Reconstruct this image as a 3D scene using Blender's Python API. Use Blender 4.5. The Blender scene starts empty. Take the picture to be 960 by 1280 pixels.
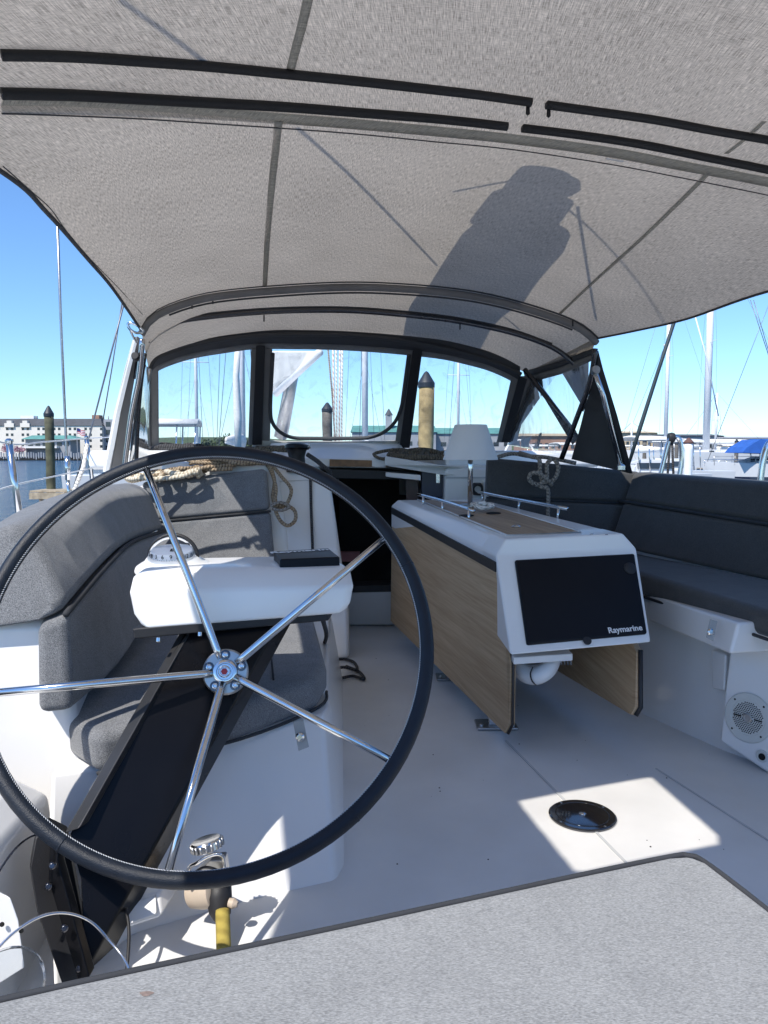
import bpy, bmesh, math, random
from mathutils import Vector, Matrix
random.seed(7)
C = bpy.context.scene
col = C.collection
V = Vector
PI = math.pi

# ------------------------------------------------------------------ camera, sky, sun, exposure
EYE = 1.13                       # eye height above the cockpit floor
WATER = -0.95
FOC = 961.0
PITCH = math.atan(74 / FOC)
cp, sp = math.cos(PITCH), math.sin(PITCH)
cam = bpy.data.objects.new('camera', bpy.data.cameras.new('camera'))
col.objects.link(cam); C.camera = cam
cam.location = (0, 0, EYE)
cam.rotation_euler = (PI / 2 - PITCH, 0, 0)
cam.data.sensor_fit = 'VERTICAL'; cam.data.sensor_height = 36; cam.data.lens = FOC / 1280 * 36
cam.data.clip_start = 0.03; cam.data.clip_end = 9000

SUN = V((0.42, 0.62, -1.0)).normalized()       # direction the light travels
elev = math.asin(-SUN.z); az = math.atan2(-SUN.x, -SUN.y)   # azimuth of the sun from +Y clockwise
W = bpy.data.worlds.new('World'); C.world = W; W.use_nodes = True
nt = W.node_tree
bg = nt.nodes['Background']; sky = nt.nodes.new('ShaderNodeTexSky')
sky.sky_type = 'NISHITA'; sky.sun_disc = False; sky.sun_elevation = elev; sky.sun_rotation = az
sky.air_density = 1.0; sky.dust_density = 0.1; sky.ozone_density = 5.0; sky.altitude = 0
tint = nt.nodes.new('ShaderNodeMixRGB'); tint.blend_type = 'MULTIPLY'; tint.inputs[0].default_value = 1; tint.inputs[2].default_value = (.76, .94, 1.12, 1)
nt.links.new(sky.outputs[0], tint.inputs[1]); nt.links.new(tint.outputs[0], bg.inputs[0]); bg.inputs[1].default_value = 0.14
sl = bpy.data.lights.new('sun', 'SUN'); sl.energy = 4.5; sl.angle = math.radians(0.53); sl.color = (1, .955, .88)
so = bpy.data.objects.new('sun', sl); col.objects.link(so)
so.rotation_euler = (-SUN).to_track_quat('Z', 'Y').to_euler()
C.view_settings.view_transform = 'Standard'; C.view_settings.look = 'None'
C.view_settings.exposure = 0.42; C.view_settings.gamma = 1
C.render.engine = 'CYCLES'
C.cycles.max_bounces = 10; C.cycles.transparent_max_bounces = 16

# ------------------------------------------------------------------ geometry helpers
def ray(px, py):
    a = (px - 480) / FOC; b = (640 - py) / FOC
    return V((a, cp + b * sp, -sp + b * cp))
def U(px, py, Y):                # point seen at that place of the photograph, Y metres forward
    r = ray(px, py); r = r * (Y / r.y); return V((r.x, r.y, r.z + EYE))
KS = .84
def Us(px, py, Y): return U(px, py, Y * KS)      # starboard bench group stands a little nearer
def G(px, py, z=0.0):            # point on the horizontal plane z
    r = ray(px, py); r = r * ((z - EYE) / r.z); return V((r.x, r.y, z))
WL = {}
def thing(name, label=None, cat=None, loc=(0, 0, 0), group=None, parent=None, kind=None):
    o = bpy.data.objects.new(name, None); col.objects.link(o)
    o.empty_display_size = .1
    loc = V(loc); o.location = loc - (WL[parent.name] if parent else V((0, 0, 0)))
    if parent: o.parent = parent
    WL[o.name] = loc
    tag(o, label, cat, group, kind); return o
def tag(o, label=None, cat=None, group=None, kind=None):
    if label: o['label'] = label
    if cat: o['category'] = cat
    if group: o['group'] = group
    if kind: o['kind'] = kind
    return o
def mesh(name, vs, fs, mat=None, parent=None, smooth=False, bevel=0, sub=0, thick=0, uvs=None, seg=2, offs=0):
    vs = [V(v) for v in vs]
    c = V((0, 0, 0))
    for v in vs: c += v
    c /= len(vs)
    me = bpy.data.meshes.new(name)
    me.from_pydata([tuple(v - c) for v in vs], [], fs)
    bm = bmesh.new(); bm.from_mesh(me)
    if not thick: bmesh.ops.recalc_face_normals(bm, faces=bm.faces)
    bm.to_mesh(me); bm.free()
    if uvs:
        l = me.uv_layers.new(name='UVMap')
        for p in me.polygons:
            for li in p.loop_indices: l.data[li].uv = uvs[me.loops[li].vertex_index]
    if mat: me.materials.append(mat)
    if smooth:
        for p in me.polygons: p.use_smooth = True
    o = bpy.data.objects.new(name, me); col.objects.link(o)
    o.location = c - (WL[parent.name] if parent else V((0, 0, 0)))
    if parent: o.parent = parent
    WL[o.name] = c
    if thick:
        m = o.modifiers.new('thick', 'SOLIDIFY'); m.thickness = thick; m.offset = offs
    if bevel:
        m = o.modifiers.new('bevel', 'BEVEL'); m.width = bevel; m.segments = seg; m.limit_method = 'ANGLE'; m.angle_limit = math.radians(28)
        for p in me.polygons: p.use_smooth = True
        m.harden_normals = True
    if sub:
        m = o.modifiers.new('sub', 'SUBSURF'); m.levels = sub; m.render_levels = sub
        for p in me.polygons: p.use_smooth = True
    return o
def prism_data(poly, off):
    n = len(poly); off = V(off)
    vs = [V(p) for p in poly] + [V(p) + off for p in poly]
    fs = [tuple(range(n)), tuple(range(2 * n - 1, n - 1, -1))] + [(i, (i + 1) % n, n + (i + 1) % n, n + i) for i in range(n)]
    return vs, fs
def prism(name, poly, off, mat, parent=None, **k):
    vs, fs = prism_data(poly, off); return mesh(name, vs, fs, mat, parent, **k)
def loft_data(secs, cap=True):
    m = len(secs[0]); vs = [V(p) for s in secs for p in s]; fs = []
    for i in range(len(secs) - 1):
        for j in range(m):
            fs.append((i * m + j, i * m + (j + 1) % m, (i + 1) * m + (j + 1) % m, (i + 1) * m + j))
    if cap: fs += [tuple(range(m)), tuple(range((len(secs) - 1) * m, len(secs) * m))]
    return vs, fs
def loft(name, secs, mat, parent=None, **k):
    vs, fs = loft_data(secs); return mesh(name, vs, fs, mat, parent, **k)
def box_data(a, b, R=None, c=None):
    vs = [V((x, y, z)) for z in (a[2], b[2]) for y in (a[1], b[1]) for x in (a[0], b[0])]
    if R is not None: vs = [R @ v + V(c or (0, 0, 0)) for v in vs]
    return vs, [(0, 2, 3, 1), (4, 5, 7, 6), (0, 1, 5, 4), (2, 6, 7, 3), (0, 4, 6, 2), (1, 3, 7, 5)]
def box(name, a, b, mat, parent=None, R=None, c=None, **k):
    vs, fs = box_data(a, b, R, c); return mesh(name, vs, fs, mat, parent, **k)
def join(parts):
    vs, fs = [], []
    for v, f in parts:
        n = len(vs); vs += v; fs += [tuple(i + n for i in q) for q in f]
    return vs, fs
def catmull(pts, n=6, cyc=False):
    pts = [V(p) for p in pts]; out = []; N = len(pts)
    rng = range(N if cyc else N - 1)
    for i in rng:
        if cyc: p0, p1, p2, p3 = pts[i - 1], pts[i], pts[(i + 1) % N], pts[(i + 2) % N]
        else: p0, p1, p2, p3 = pts[max(i - 1, 0)], pts[i], pts[i + 1], pts[min(i + 2, N - 1)]
        for k in range(n):
            t = k / n
            out.append(.5 * ((2 * p1) + (p2 - p0) * t + (2 * p0 - 5 * p1 + 4 * p2 - p3) * t * t + (3 * p1 - p0 - 3 * p2 + p3) * t ** 3))
    if not cyc: out.append(pts[-1])
    return out
def tube_data(pts, r, res=10, cyc=False):
    pts = [V(p) for p in pts]; N = len(pts)
    rs = r if isinstance(r, (list, tuple)) else [r] * N
    vs, fs, uv = [], [], []
    nrm = None; L = 0
    for i, p in enumerate(pts):
        a = pts[i - 1] if (i or cyc) else pts[i]; b = pts[(i + 1) % N] if (i < N - 1 or cyc) else pts[i]
        t = (b - a)
        t = t.normalized() if t.length > 1e-9 else V((0, 0, 1))
        if nrm is None:
            nrm = t.cross(V((0, 0, 1)));
            if nrm.length < .1: nrm = t.cross(V((1, 0, 0)))
            nrm.normalize()
        else:
            nrm = nrm - t * nrm.dot(t); nrm.normalize()
        bn = t.cross(nrm)
        if i: L += (p - pts[i - 1]).length
        for k in range(res):
            an = 2 * PI * k / res
            vs.append(p + (nrm * math.cos(an) + bn * math.sin(an)) * rs[i]); uv.append((k / res, L))
    for i in range(N if cyc else N - 1):
        j = (i + 1) % N
        for k in range(res): fs.append((i * res + k, i * res + (k + 1) % res, j * res + (k + 1) % res, j * res + k))
    if not cyc: fs += [tuple(range(res)), tuple(range((N - 1) * res, N * res))]
    return vs, fs, uv
def tube(name, pts, r, mat, parent=None, res=10, cyc=False, smooth_n=0):
    if smooth_n: pts = catmull(pts, smooth_n, cyc)
    vs, fs, uv = tube_data(pts, r, res, cyc)
    o = mesh(name, vs, fs, mat, parent, smooth=True, uvs=uv); return o
def tubes(name, lst, mat, parent=None, res=8):
    vs, fs, uv = [], [], []
    for pts, r in lst:
        v, f, u = tube_data(pts, r, res); n = len(vs)
        vs += v; uv += u; fs += [tuple(i + n for i in q) for q in f]
    return mesh(name, vs, fs, mat, parent, smooth=True, uvs=uv)
def frame(n):
    n = V(n).normalized(); u = n.cross(V((0, 0, 1)))
    if u.length < .05: u = V((1, 0, 0))
    u.normalize(); return u, u.cross(n) * -1, n
def lathe_data(prof, c, axis, res=32):
    u = V(axis).normalized(); a = u.cross(V((0, 0, 1)))
    if a.length < .05: a = V((1, 0, 0))
    a.normalize(); b = u.cross(a); c = V(c); vs, fs = [], []
    for r, h in prof:
        for k in range(res):
            t = 2 * PI * k / res
            vs.append(c + u * h + (a * math.cos(t) + b * math.sin(t)) * max(r, 1e-5))
    m = len(prof)
    for i in range(m - 1):
        for k in range(res): fs.append((i * res + k, i * res + (k + 1) % res, (i + 1) * res + (k + 1) % res, (i + 1) * res + k))
    fs += [tuple(range(res)), tuple(range((m - 1) * res, m * res))]
    return vs, fs
def lathe(name, prof, c, axis, mat, parent=None, res=32, **k):
    vs, fs = lathe_data(prof, c, axis, res); return mesh(name, vs, fs, mat, parent, **(k or dict(smooth=True, bevel=.0008)))
def grid(name, rows, mat, parent=None, thick=0, uvs=True, smooth=True, **k):
    n = len(rows[0]); vs = [p for r in rows for p in r]; uv = []
    for r in rows:
        L = 0
        for j, p in enumerate(r):
            if j: L += (p - r[j - 1]).length
            uv.append([L, 0])
    for j in range(n):
        L = 0
        for i in range(len(rows)):
            if i: L += (rows[i][j] - rows[i - 1][j]).length
            uv[i * n + j][1] = L
    fs = [(i * n + j, i * n + j + 1, (i + 1) * n + j + 1, (i + 1) * n + j) for i in range(len(rows) - 1) for j in range(n - 1)]
    return mesh(name, vs, fs, mat, parent, smooth=smooth, thick=thick, uvs=uv, **k)
def text(name, s, size, c, right, up, mat, parent, ext=.0006, bold=0.0, spacing=1.0):
    cu = bpy.data.curves.new(name, 'FONT'); cu.body = s; cu.size = size; cu.extrude = ext; cu.offset = bold
    cu.align_x = 'CENTER'; cu.align_y = 'CENTER'; cu.space_character = spacing; cu.resolution_u = 4
    t = bpy.data.objects.new('tmp', cu); col.objects.link(t)
    bpy.context.view_layer.update()
    me = bpy.data.meshes.new_from_object(t.evaluated_get(bpy.context.evaluated_depsgraph_get()))
    bpy.data.objects.remove(t)
    right = V(right).normalized(); up = V(up); up = (up - right * up.dot(right)).normalized(); n = right.cross(up)
    for v in me.vertices: v.co = right * v.co.x + up * v.co.y + n * v.co.z
    me.materials.clear(); me.materials.append(mat)
    o = bpy.data.objects.new(name, me); col.objects.link(o); o.parent = parent; c = V(c)
    o.location = c - WL[parent.name]; WL[o.name] = c; return o

# ------------------------------------------------------------------ materials
def nm(name):
    m = bpy.data.materials.new(name); m.use_nodes = True; n = m.node_tree
    return m, n, n.nodes['Principled BSDF']
def N(n, t, **k):
    x = n.nodes.new('ShaderNode' + t)
    for a, b in k.items(): setattr(x, a, b)
    return x
def mat(name, c, rough=.5, metal=0, vary=.08, vs=6.0, bump=0, bs=200, coat=0, sheen=0, spec=.5):
    m, n, p = nm(name)
    tc = N(n, 'TexCoord')
    if vary:
        no = N(n, 'TexNoise'); no.inputs['Scale'].default_value = vs; no.inputs['Detail'].default_value = 5
        n.links.new(tc.outputs['Object'], no.inputs['Vector'])
        mr = N(n, 'MapRange'); mr.inputs['From Min'].default_value = .3; mr.inputs['From Max'].default_value = .7
        mr.inputs['To Min'].default_value = 1 - vary; mr.inputs['To Max'].default_value = 1 + vary
        n.links.new(no.outputs[0], mr.inputs[0])
        mx = N(n, 'MixRGB', blend_type='MULTIPLY'); mx.inputs[0].default_value = 1; mx.inputs[1].default_value = (*c, 1)
        n.links.new(mr.outputs[0], mx.inputs[2]); n.links.new(mx.outputs[0], p.inputs['Base Color'])
        r2 = N(n, 'MapRange'); r2.inputs['To Min'].default_value = rough * .8; r2.inputs['To Max'].default_value = min(1, rough * 1.25)
        n.links.new(no.outputs[0], r2.inputs[0]); n.links.new(r2.outputs[0], p.inputs['Roughness'])
    else:
        p.inputs['Base Color'].default_value = (*c, 1); p.inputs['Roughness'].default_value = rough
    p.inputs['Metallic'].default_value = metal; p.inputs['Coat Weight'].default_value = coat; p.inputs['Coat Roughness'].default_value = .08
    p.inputs['Sheen Weight'].default_value = sheen; p.inputs['Specular IOR Level'].default_value = spec
    if bump:
        b = N(n, 'TexNoise'); b.inputs['Scale'].default_value = bs; b.inputs['Detail'].default_value = 3
        n.links.new(tc.outputs['Object'], b.inputs['Vector'])
        bp = N(n, 'Bump'); bp.inputs['Strength'].default_value = bump; bp.inputs['Distance'].default_value = .002
        n.links.new(b.outputs[0], bp.inputs['Height']); n.links.new(bp.outputs[0], p.inputs['Normal'])
    return m
def fabric(name, dark, light, sx=(260, 260, 900), rough=.95):
    m, n, p = nm(name); tc = N(n, 'TexCoord'); out = None
    mp = N(n, 'Mapping'); mp.inputs['Scale'].default_value = sx; n.links.new(tc.outputs['Object'], mp.inputs[0])
    a = N(n, 'TexNoise'); a.inputs['Scale'].default_value = 1; a.inputs['Detail'].default_value = 3; n.links.new(mp.outputs[0], a.inputs['Vector'])
    b = N(n, 'TexNoise'); b.inputs['Scale'].default_value = 14; b.inputs['Detail'].default_value = 4; n.links.new(tc.outputs['Object'], b.inputs['Vector'])
    ad = N(n, 'Math', operation='MULTIPLY_ADD'); ad.inputs[1].default_value = .14; n.links.new(b.outputs[0], ad.inputs[0]); n.links.new(a.outputs[0], ad.inputs[2])
    cr = N(n, 'ValToRGB'); cr.color_ramp.elements[0].position = .38; cr.color_ramp.elements[0].color = (*dark, 1)
    cr.color_ramp.elements[1].position = .78; cr.color_ramp.elements[1].color = (*light, 1)
    n.links.new(ad.outputs[0], cr.inputs[0]); n.links.new(cr.outputs[0], p.inputs['Base Color'])
    p.inputs['Roughness'].default_value = rough; p.inputs['Sheen Weight'].default_value = .15; p.inputs['Specular IOR Level'].default_value = .2
    w = N(n, 'TexNoise'); w.inputs['Scale'].default_value = 5; w.inputs['Detail'].default_value = 2; n.links.new(tc.outputs['Object'], w.inputs['Vector'])
    bp1 = N(n, 'Bump'); bp1.inputs['Strength'].default_value = .35; bp1.inputs['Distance'].default_value = .03; n.links.new(w.outputs[0], bp1.inputs['Height'])
    bp = N(n, 'Bump'); bp.inputs['Strength'].default_value = .5; bp.inputs['Distance'].default_value = .0015
    n.links.new(bp1.outputs[0], bp.inputs['Normal']); n.links.new(a.outputs[0], bp.inputs['Height']); n.links.new(bp.outputs[0], p.inputs['Normal'])
    return m
def canvas(name, c, trans=.2, dark=.8):
    m, n, p = nm(name); o = n.nodes['Material Output']; tc = N(n, 'TexCoord')
    mp = N(n, 'Mapping'); mp.inputs['Scale'].default_value = (520, 36, 1); n.links.new(tc.outputs['UV'], mp.inputs[0])
    a = N(n, 'TexNoise'); a.inputs['Scale'].default_value = 1; a.inputs['Detail'].default_value = 3; n.links.new(mp.outputs[0], a.inputs['Vector'])
    mp2 = N(n, 'Mapping'); mp2.inputs['Scale'].default_value = (60, 420, 1); n.links.new(tc.outputs['UV'], mp2.inputs[0])
    b = N(n, 'TexNoise'); b.inputs['Scale'].default_value = 1; b.inputs['Detail'].default_value = 2; n.links.new(mp2.outputs[0], b.inputs['Vector'])
    s = N(n, 'Math', operation='MULTIPLY_ADD'); s.inputs[1].default_value = .45; n.links.new(b.outputs[0], s.inputs[0]); n.links.new(a.outputs[0], s.inputs[2])
    d = N(n, 'TexNoise'); d.inputs['Scale'].default_value = 3; d.inputs['Detail'].default_value = 5; n.links.new(tc.outputs['UV'], d.inputs['Vector'])
    s2 = N(n, 'Math', operation='MULTIPLY_ADD'); s2.inputs[1].default_value = .18; n.links.new(d.outputs[0], s2.inputs[0]); n.links.new(s.outputs[0], s2.inputs[2])
    cr = N(n, 'MapRange'); cr.inputs['From Min'].default_value = .58; cr.inputs['From Max'].default_value = 1.05
    cr.inputs['To Min'].default_value = dark; cr.inputs['To Max'].default_value = 2 - dark
    n.links.new(s2.outputs[0], cr.inputs[0])
    mx = N(n, 'MixRGB', blend_type='MULTIPLY'); mx.inputs[0].default_value = 1; mx.inputs[1].default_value = (*c, 1); n.links.new(cr.outputs[0], mx.inputs[2])
    df = N(n, 'BsdfDiffuse'); tr = N(n, 'BsdfTranslucent'); ms = N(n, 'MixShader'); ms.inputs[0].default_value = trans
    w = N(n, 'TexNoise'); w.inputs['Scale'].default_value = 2.6; w.inputs['Detail'].default_value = 3; n.links.new(tc.outputs['UV'], w.inputs['Vector'])
    bp = N(n, 'Bump'); bp.inputs['Strength'].default_value = .3; bp.inputs['Distance'].default_value = .05; n.links.new(w.outputs[0], bp.inputs['Height'])
    n.links.new(mx.outputs[0], df.inputs[0]); n.links.new(mx.outputs[0], tr.inputs[0]); n.links.new(bp.outputs[0], df.inputs['Normal'])
    n.links.new(df.outputs[0], ms.inputs[1]); n.links.new(tr.outputs[0], ms.inputs[2]); n.links.new(ms.outputs[0], o.inputs[0])
    n.nodes.remove(p); return m
def teak(name, c1, c2, sc=(3, 40, 40), rough=.55):
    m, n, p = nm(name); tc = N(n, 'TexCoord')
    mp = N(n, 'Mapping'); mp.inputs['Scale'].default_value = sc; n.links.new(tc.outputs['UV'], mp.inputs[0])
    a = N(n, 'TexNoise'); a.inputs['Scale'].default_value = 1; a.inputs['Detail'].default_value = 8; a.inputs['Distortion'].default_value = .6; n.links.new(mp.outputs[0], a.inputs['Vector'])
    mp2 = N(n, 'Mapping'); mp2.inputs['Scale'].default_value = (sc[0] * .25, sc[1] * .14, 1); n.links.new(tc.outputs['UV'], mp2.inputs[0])
    b = N(n, 'TexNoise'); b.inputs['Scale'].default_value = 1; b.inputs['Detail'].default_value = 4; n.links.new(mp2.outputs[0], b.inputs['Vector'])
    s = N(n, 'Math', operation='ADD'); n.links.new(a.outputs[0], s.inputs[0]); n.links.new(b.outputs[0], s.inputs[1])
    cr = N(n, 'ValToRGB'); cr.color_ramp.elements[0].position = .75 / 2; cr.color_ramp.elements[0].color = (*c1, 1)
    cr.color_ramp.elements[1].position = 1.25 / 2; cr.color_ramp.elements[1].color = (*c2, 1)
    h = N(n, 'Math', operation='MULTIPLY'); h.inputs[1].default_value = .5; n.links.new(s.outputs[0], h.inputs[0]); n.links.new(h.outputs[0], cr.inputs[0])
    n.links.new(cr.outputs[0], p.inputs['Base Color']); p.inputs['Roughness'].default_value = rough
    bp = N(n, 'Bump'); bp.inputs['Strength'].default_value = .15; bp.inputs['Distance'].default_value = .002; n.links.new(a.outputs[0], bp.inputs['Height']); n.links.new(bp.outputs[0], p.inputs['Normal'])
    return m
def vinyl(name, tint=(.93, .95, .96), haze=.05, wav=.5, ior=1.3):
    m, n, p = nm(name); o = n.nodes['Material Output']; tc = N(n, 'TexCoord')
    t = N(n, 'BsdfTransparent'); t.inputs[0].default_value = (*tint, 1)
    g = N(n, 'BsdfGlossy'); g.inputs['Roughness'].default_value = .06
    w = N(n, 'TexNoise'); w.inputs['Scale'].default_value = 3.5; w.inputs['Detail'].default_value = 2; w.inputs['Distortion'].default_value = 1.5; n.links.new(tc.outputs['Object'], w.inputs['Vector'])
    bp = N(n, 'Bump'); bp.inputs['Strength'].default_value = wav; bp.inputs['Distance'].default_value = .006; n.links.new(w.outputs[0], bp.inputs['Height']); n.links.new(bp.outputs[0], g.inputs['Normal'])
    f = N(n, 'Fresnel'); f.inputs[0].default_value = ior; n.links.new(bp.outputs[0], f.inputs['Normal'])
    ms = N(n, 'MixShader'); n.links.new(f.outputs[0], ms.inputs[0]); n.links.new(t.outputs[0], ms.inputs[1]); n.links.new(g.outputs[0], ms.inputs[2])
    d = N(n, 'BsdfDiffuse'); d.inputs[0].default_value = (.8, .85, .9, 1)
    w2 = N(n, 'TexNoise'); w2.inputs['Scale'].default_value = 5; w2.inputs['Detail'].default_value = 6; w2.inputs['Distortion'].default_value = 2.5
    mp = N(n, 'Mapping'); mp.inputs['Scale'].default_value = (1.6, 1.6, .35); n.links.new(tc.outputs['Object'], mp.inputs[0]); n.links.new(mp.outputs[0], w2.inputs['Vector'])
    mr = N(n, 'MapRange'); mr.inputs['From Min'].default_value = .52; mr.inputs['From Max'].default_value = .75; mr.inputs['To Min'].default_value = haze * .35; mr.inputs['To Max'].default_value = haze * 4
    n.links.new(w2.outputs[0], mr.inputs[0])
    m2 = N(n, 'MixShader'); n.links.new(mr.outputs[0], m2.inputs[0]); n.links.new(ms.outputs[0], m2.inputs[1]); n.links.new(d.outputs[0], m2.inputs[2])
    n.links.new(m2.outputs[0], o.inputs[0]); n.nodes.remove(p); return m
def ropemat(name, c1, c2, turns=70, k=1):
    m, n, p = nm(name); tc = N(n, 'TexCoord'); sx = N(n, 'SeparateXYZ'); n.links.new(tc.outputs['UV'], sx.inputs[0])
    a = N(n, 'Math', operation='MULTIPLY_ADD'); a.inputs[1].default_value = turns; n.links.new(sx.outputs[1], a.inputs[0]); n.links.new(sx.outputs[0], a.inputs[2])
    b = N(n, 'Math', operation='MULTIPLY'); b.inputs[1].default_value = 2 * PI * k; n.links.new(a.outputs[0], b.inputs[0])
    s = N(n, 'Math', operation='SINE'); n.links.new(b.outputs[0], s.inputs[0])
    mr = N(n, 'MapRange'); mr.inputs['From Min'].default_value = -1; n.links.new(s.outputs[0], mr.inputs[0])
    no = N(n, 'TexNoise'); no.inputs['Scale'].default_value = 60; n.links.new(tc.outputs['Object'], no.inputs['Vector'])
    mu = N(n, 'Math', operation='MULTIPLY_ADD'); mu.inputs[1].default_value = .6; n.links.new(mr.outputs[0], mu.inputs[0]); n.links.new(no.outputs[0], mu.inputs[2])
    cr = N(n, 'ValToRGB'); cr.color_ramp.elements[0].position = .35; cr.color_ramp.elements[0].color = (*c1, 1)
    cr.color_ramp.elements[1].position = .95; cr.color_ramp.elements[1].color = (*c2, 1)
    n.links.new(mu.outputs[0], cr.inputs[0]); n.links.new(cr.outputs[0], p.inputs['Base Color']); p.inputs['Roughness'].default_value = .9
    bp = N(n, 'Bump'); bp.inputs['Strength'].default_value = .8; bp.inputs['Distance'].default_value = .003; n.links.new(mr.outputs[0], bp.inputs['Height']); n.links.new(bp.outputs[0], p.inputs['Normal'])
    return m
gel = mat('gelcoat', (.79, .78, .765), .32, vary=.03, vs=2.5, coat=.35)
gel_floor = mat('gelcoat_deck', (.70, .695, .685), .42, vary=.07, vs=3.5, bump=.12, bs=900, coat=.1)
white = mat('white_plastic', (.78, .78, .77), .35, vary=.02, coat=.2)
offwhite = mat('white_canvas', (.74, .73, .70), .8, vary=.1, vs=9)
black = mat('black_gloss', (.004, .004, .005), .28, vary=.1, coat=.0, spec=.22)
blackm = mat('black_matt', (.012, .012, .014), .55, vary=.15, bump=.2, bs=500)
cover = mat('cover_plastic', (.004, .006, .010), .42, vary=.12, vs=3, spec=.2)
leather = mat('leather', (.006, .010, .018), .45, vary=.2, vs=30, bump=.5, bs=420, coat=.0, spec=.35)
thread = mat('thread', (.55, .57, .6), .7, vary=.1)
steel = mat('stainless_steel', (.66, .66, .66), .12, metal=1, vary=.06, vs=20)
steel_dull = mat('brushed_steel', (.42, .42, .42), .38, metal=1, vary=.12, vs=30, bump=.2, bs=150)
darktube = mat('dark_tube', (.10, .10, .11), .25, metal=1, vary=.1)
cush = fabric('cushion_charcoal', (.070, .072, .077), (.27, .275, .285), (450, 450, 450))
cush_r = fabric('cushion_charcoal_shaded', (.039, .039, .040), (.102, .101, .101), (450, 450, 450))  # same fabric as the port cushions, shade of the starboard bench put into the colour
cush_f = fabric('cushion_charcoal_sunlit', (.16, .162, .162), (.335, .338, .335), (300, 850, 500))  # same fabric again, sunlight on the foreground seat put into the colour
piping = mat('piping', (.03, .032, .037), .85, vary=.2, bump=.4, bs=600)
can = canvas('bimini_canvas', (.52, .465, .40), .225, .5)
can2 = canvas('dodger_canvas', (.50, .45, .39), .225, .5)
can_strip = canvas('canvas_double', (.56, .54, .48), .5, .6)
can_dark = mat('canvas_dark', (.06, .062, .067), .9, vary=.15, bump=.4, bs=500)
can_grey = mat('canvas_grey', (.20, .195, .19), .9, vary=.15, bump=.4, bs=500)
zipm = mat('zip_tape', (.008, .008, .009), .6, vary=.2, bump=.6, bs=300)
teak_m = teak('teak_leaf', (.39, .255, .14), (.56, .40, .24), (4, 110, 60))
teak_top = teak('teak_inlay', (.24, .16, .09), (.42, .30, .18), (3, 60, 60))
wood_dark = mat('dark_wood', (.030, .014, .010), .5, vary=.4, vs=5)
wood_trim = mat('teak_trim', (.24, .13, .06), .5, vary=.3, vs=20)
vin = vinyl('clear_vinyl', haze=.06)
vin2 = vinyl('clear_vinyl_creased', haze=.06, wav=.35, ior=1.12)
acryl = vinyl('smoked_acrylic', (.35, .37, .40), .0, .1)
rope_tan = ropemat('tan_rope', (.09, .06, .035), (.40, .30, .20), 60)
rope_pale = ropemat('pale_rope', (.35, .27, .18), (.75, .66, .52), 60)
rope_brown = ropemat('brown_rope', (.03, .025, .02), (.17, .14, .10), 60)
rope_black = ropemat('black_rope', (.004, .004, .005), (.06, .06, .065), 70)
rope_yel = ropemat('olive_rope', (.24, .18, .035), (.36, .28, .06), 40)
rope_wht = ropemat('white_rope', (.35, .33, .30), (.8, .78, .74), 30)
rope_grey = ropemat('taupe_rope', (.10, .09, .08), (.34, .30, .26), 50)
glass_dk = mat('window_glass', (.03, .04, .05), .1, vary=.1)
lamp_m = mat('lamp_fabric', (.72, .73, .75), .7, vary=.02, bump=.2, bs=300)
hullw = mat('boat_white', (.56, .57, .58), .3, vary=.05, vs=.8, coat=.3)
hulln = mat('boat_navy', (.012, .018, .04), .25, vary=.1, coat=.4)
bluec = mat('blue_canvas', (.02, .10, .38), .8, vary=.15, vs=2)
alu = mat('white_mast', (.78, .79, .80), .35, vary=.05)
wire = mat('rigging_wire', (.16, .17, .19), .4, metal=.6, vary=0)
wirew = mat('white_wire', (.7, .72, .74), .5, vary=0)
pile = mat('piling_green', (.085, .085, .05), .9, vary=.5, vs=4, bump=.8, bs=14)
pile_y = mat('piling_ochre', (.34, .25, .12), .9, vary=.5, vs=5, bump=.9, bs=16)
pile_g = mat('piling_grey', (.14, .125, .11), .9, vary=.4, vs=5, bump=.8, bs=16)
capm = mat('piling_cap', (.02, .025, .035), .5, vary=.2)
plank_m = mat('dock_wood', (.36, .29, .20), .85, vary=.35, vs=8, bump=.5, bs=40)
stucco = mat('hotel_wall', (.70, .66, .59), .9, vary=.07, vs=.2)
slate = mat('slate_roof', (.07, .075, .085), .8, vary=.25, vs=.6)
greenr = mat('green_roof', (.10, .26, .23), .6, vary=.15, vs=.5)
leafm = mat('foliage', (.06, .085, .035), .9, vary=.6, vs=.6)
leafb = mat('blossom', (.45, .22, .28), .9, vary=.4, vs=.6)
trunkm = mat('bark', (.07, .055, .04), .9, vary=.3)
brick_m = mat('brick_wall', (.30, .17, .12), .9, vary=.2, vs=.5)
tanw = mat('tan_wall', (.50, .40, .27), .9, vary=.15, vs=.2)
greyw = mat('grey_wall', (.30, .31, .33), .9, vary=.15, vs=.3)
land_m = mat('shore_ground', (.12, .11, .08), .95, vary=.3, vs=.05)
red = mat('red_plastic', (.35, .02, .025), .4, vary=.1)
hole = mat('hole_black', (.004, .004, .004), .8, vary=0)
flag_r = mat('flag_red', (.45, .03, .05), .8, vary=0); flag_b = mat('flag_blue', (.02, .03, .16), .8, vary=0); flag_w = mat('flag_white', (.75, .74, .74), .8, vary=0)

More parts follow.
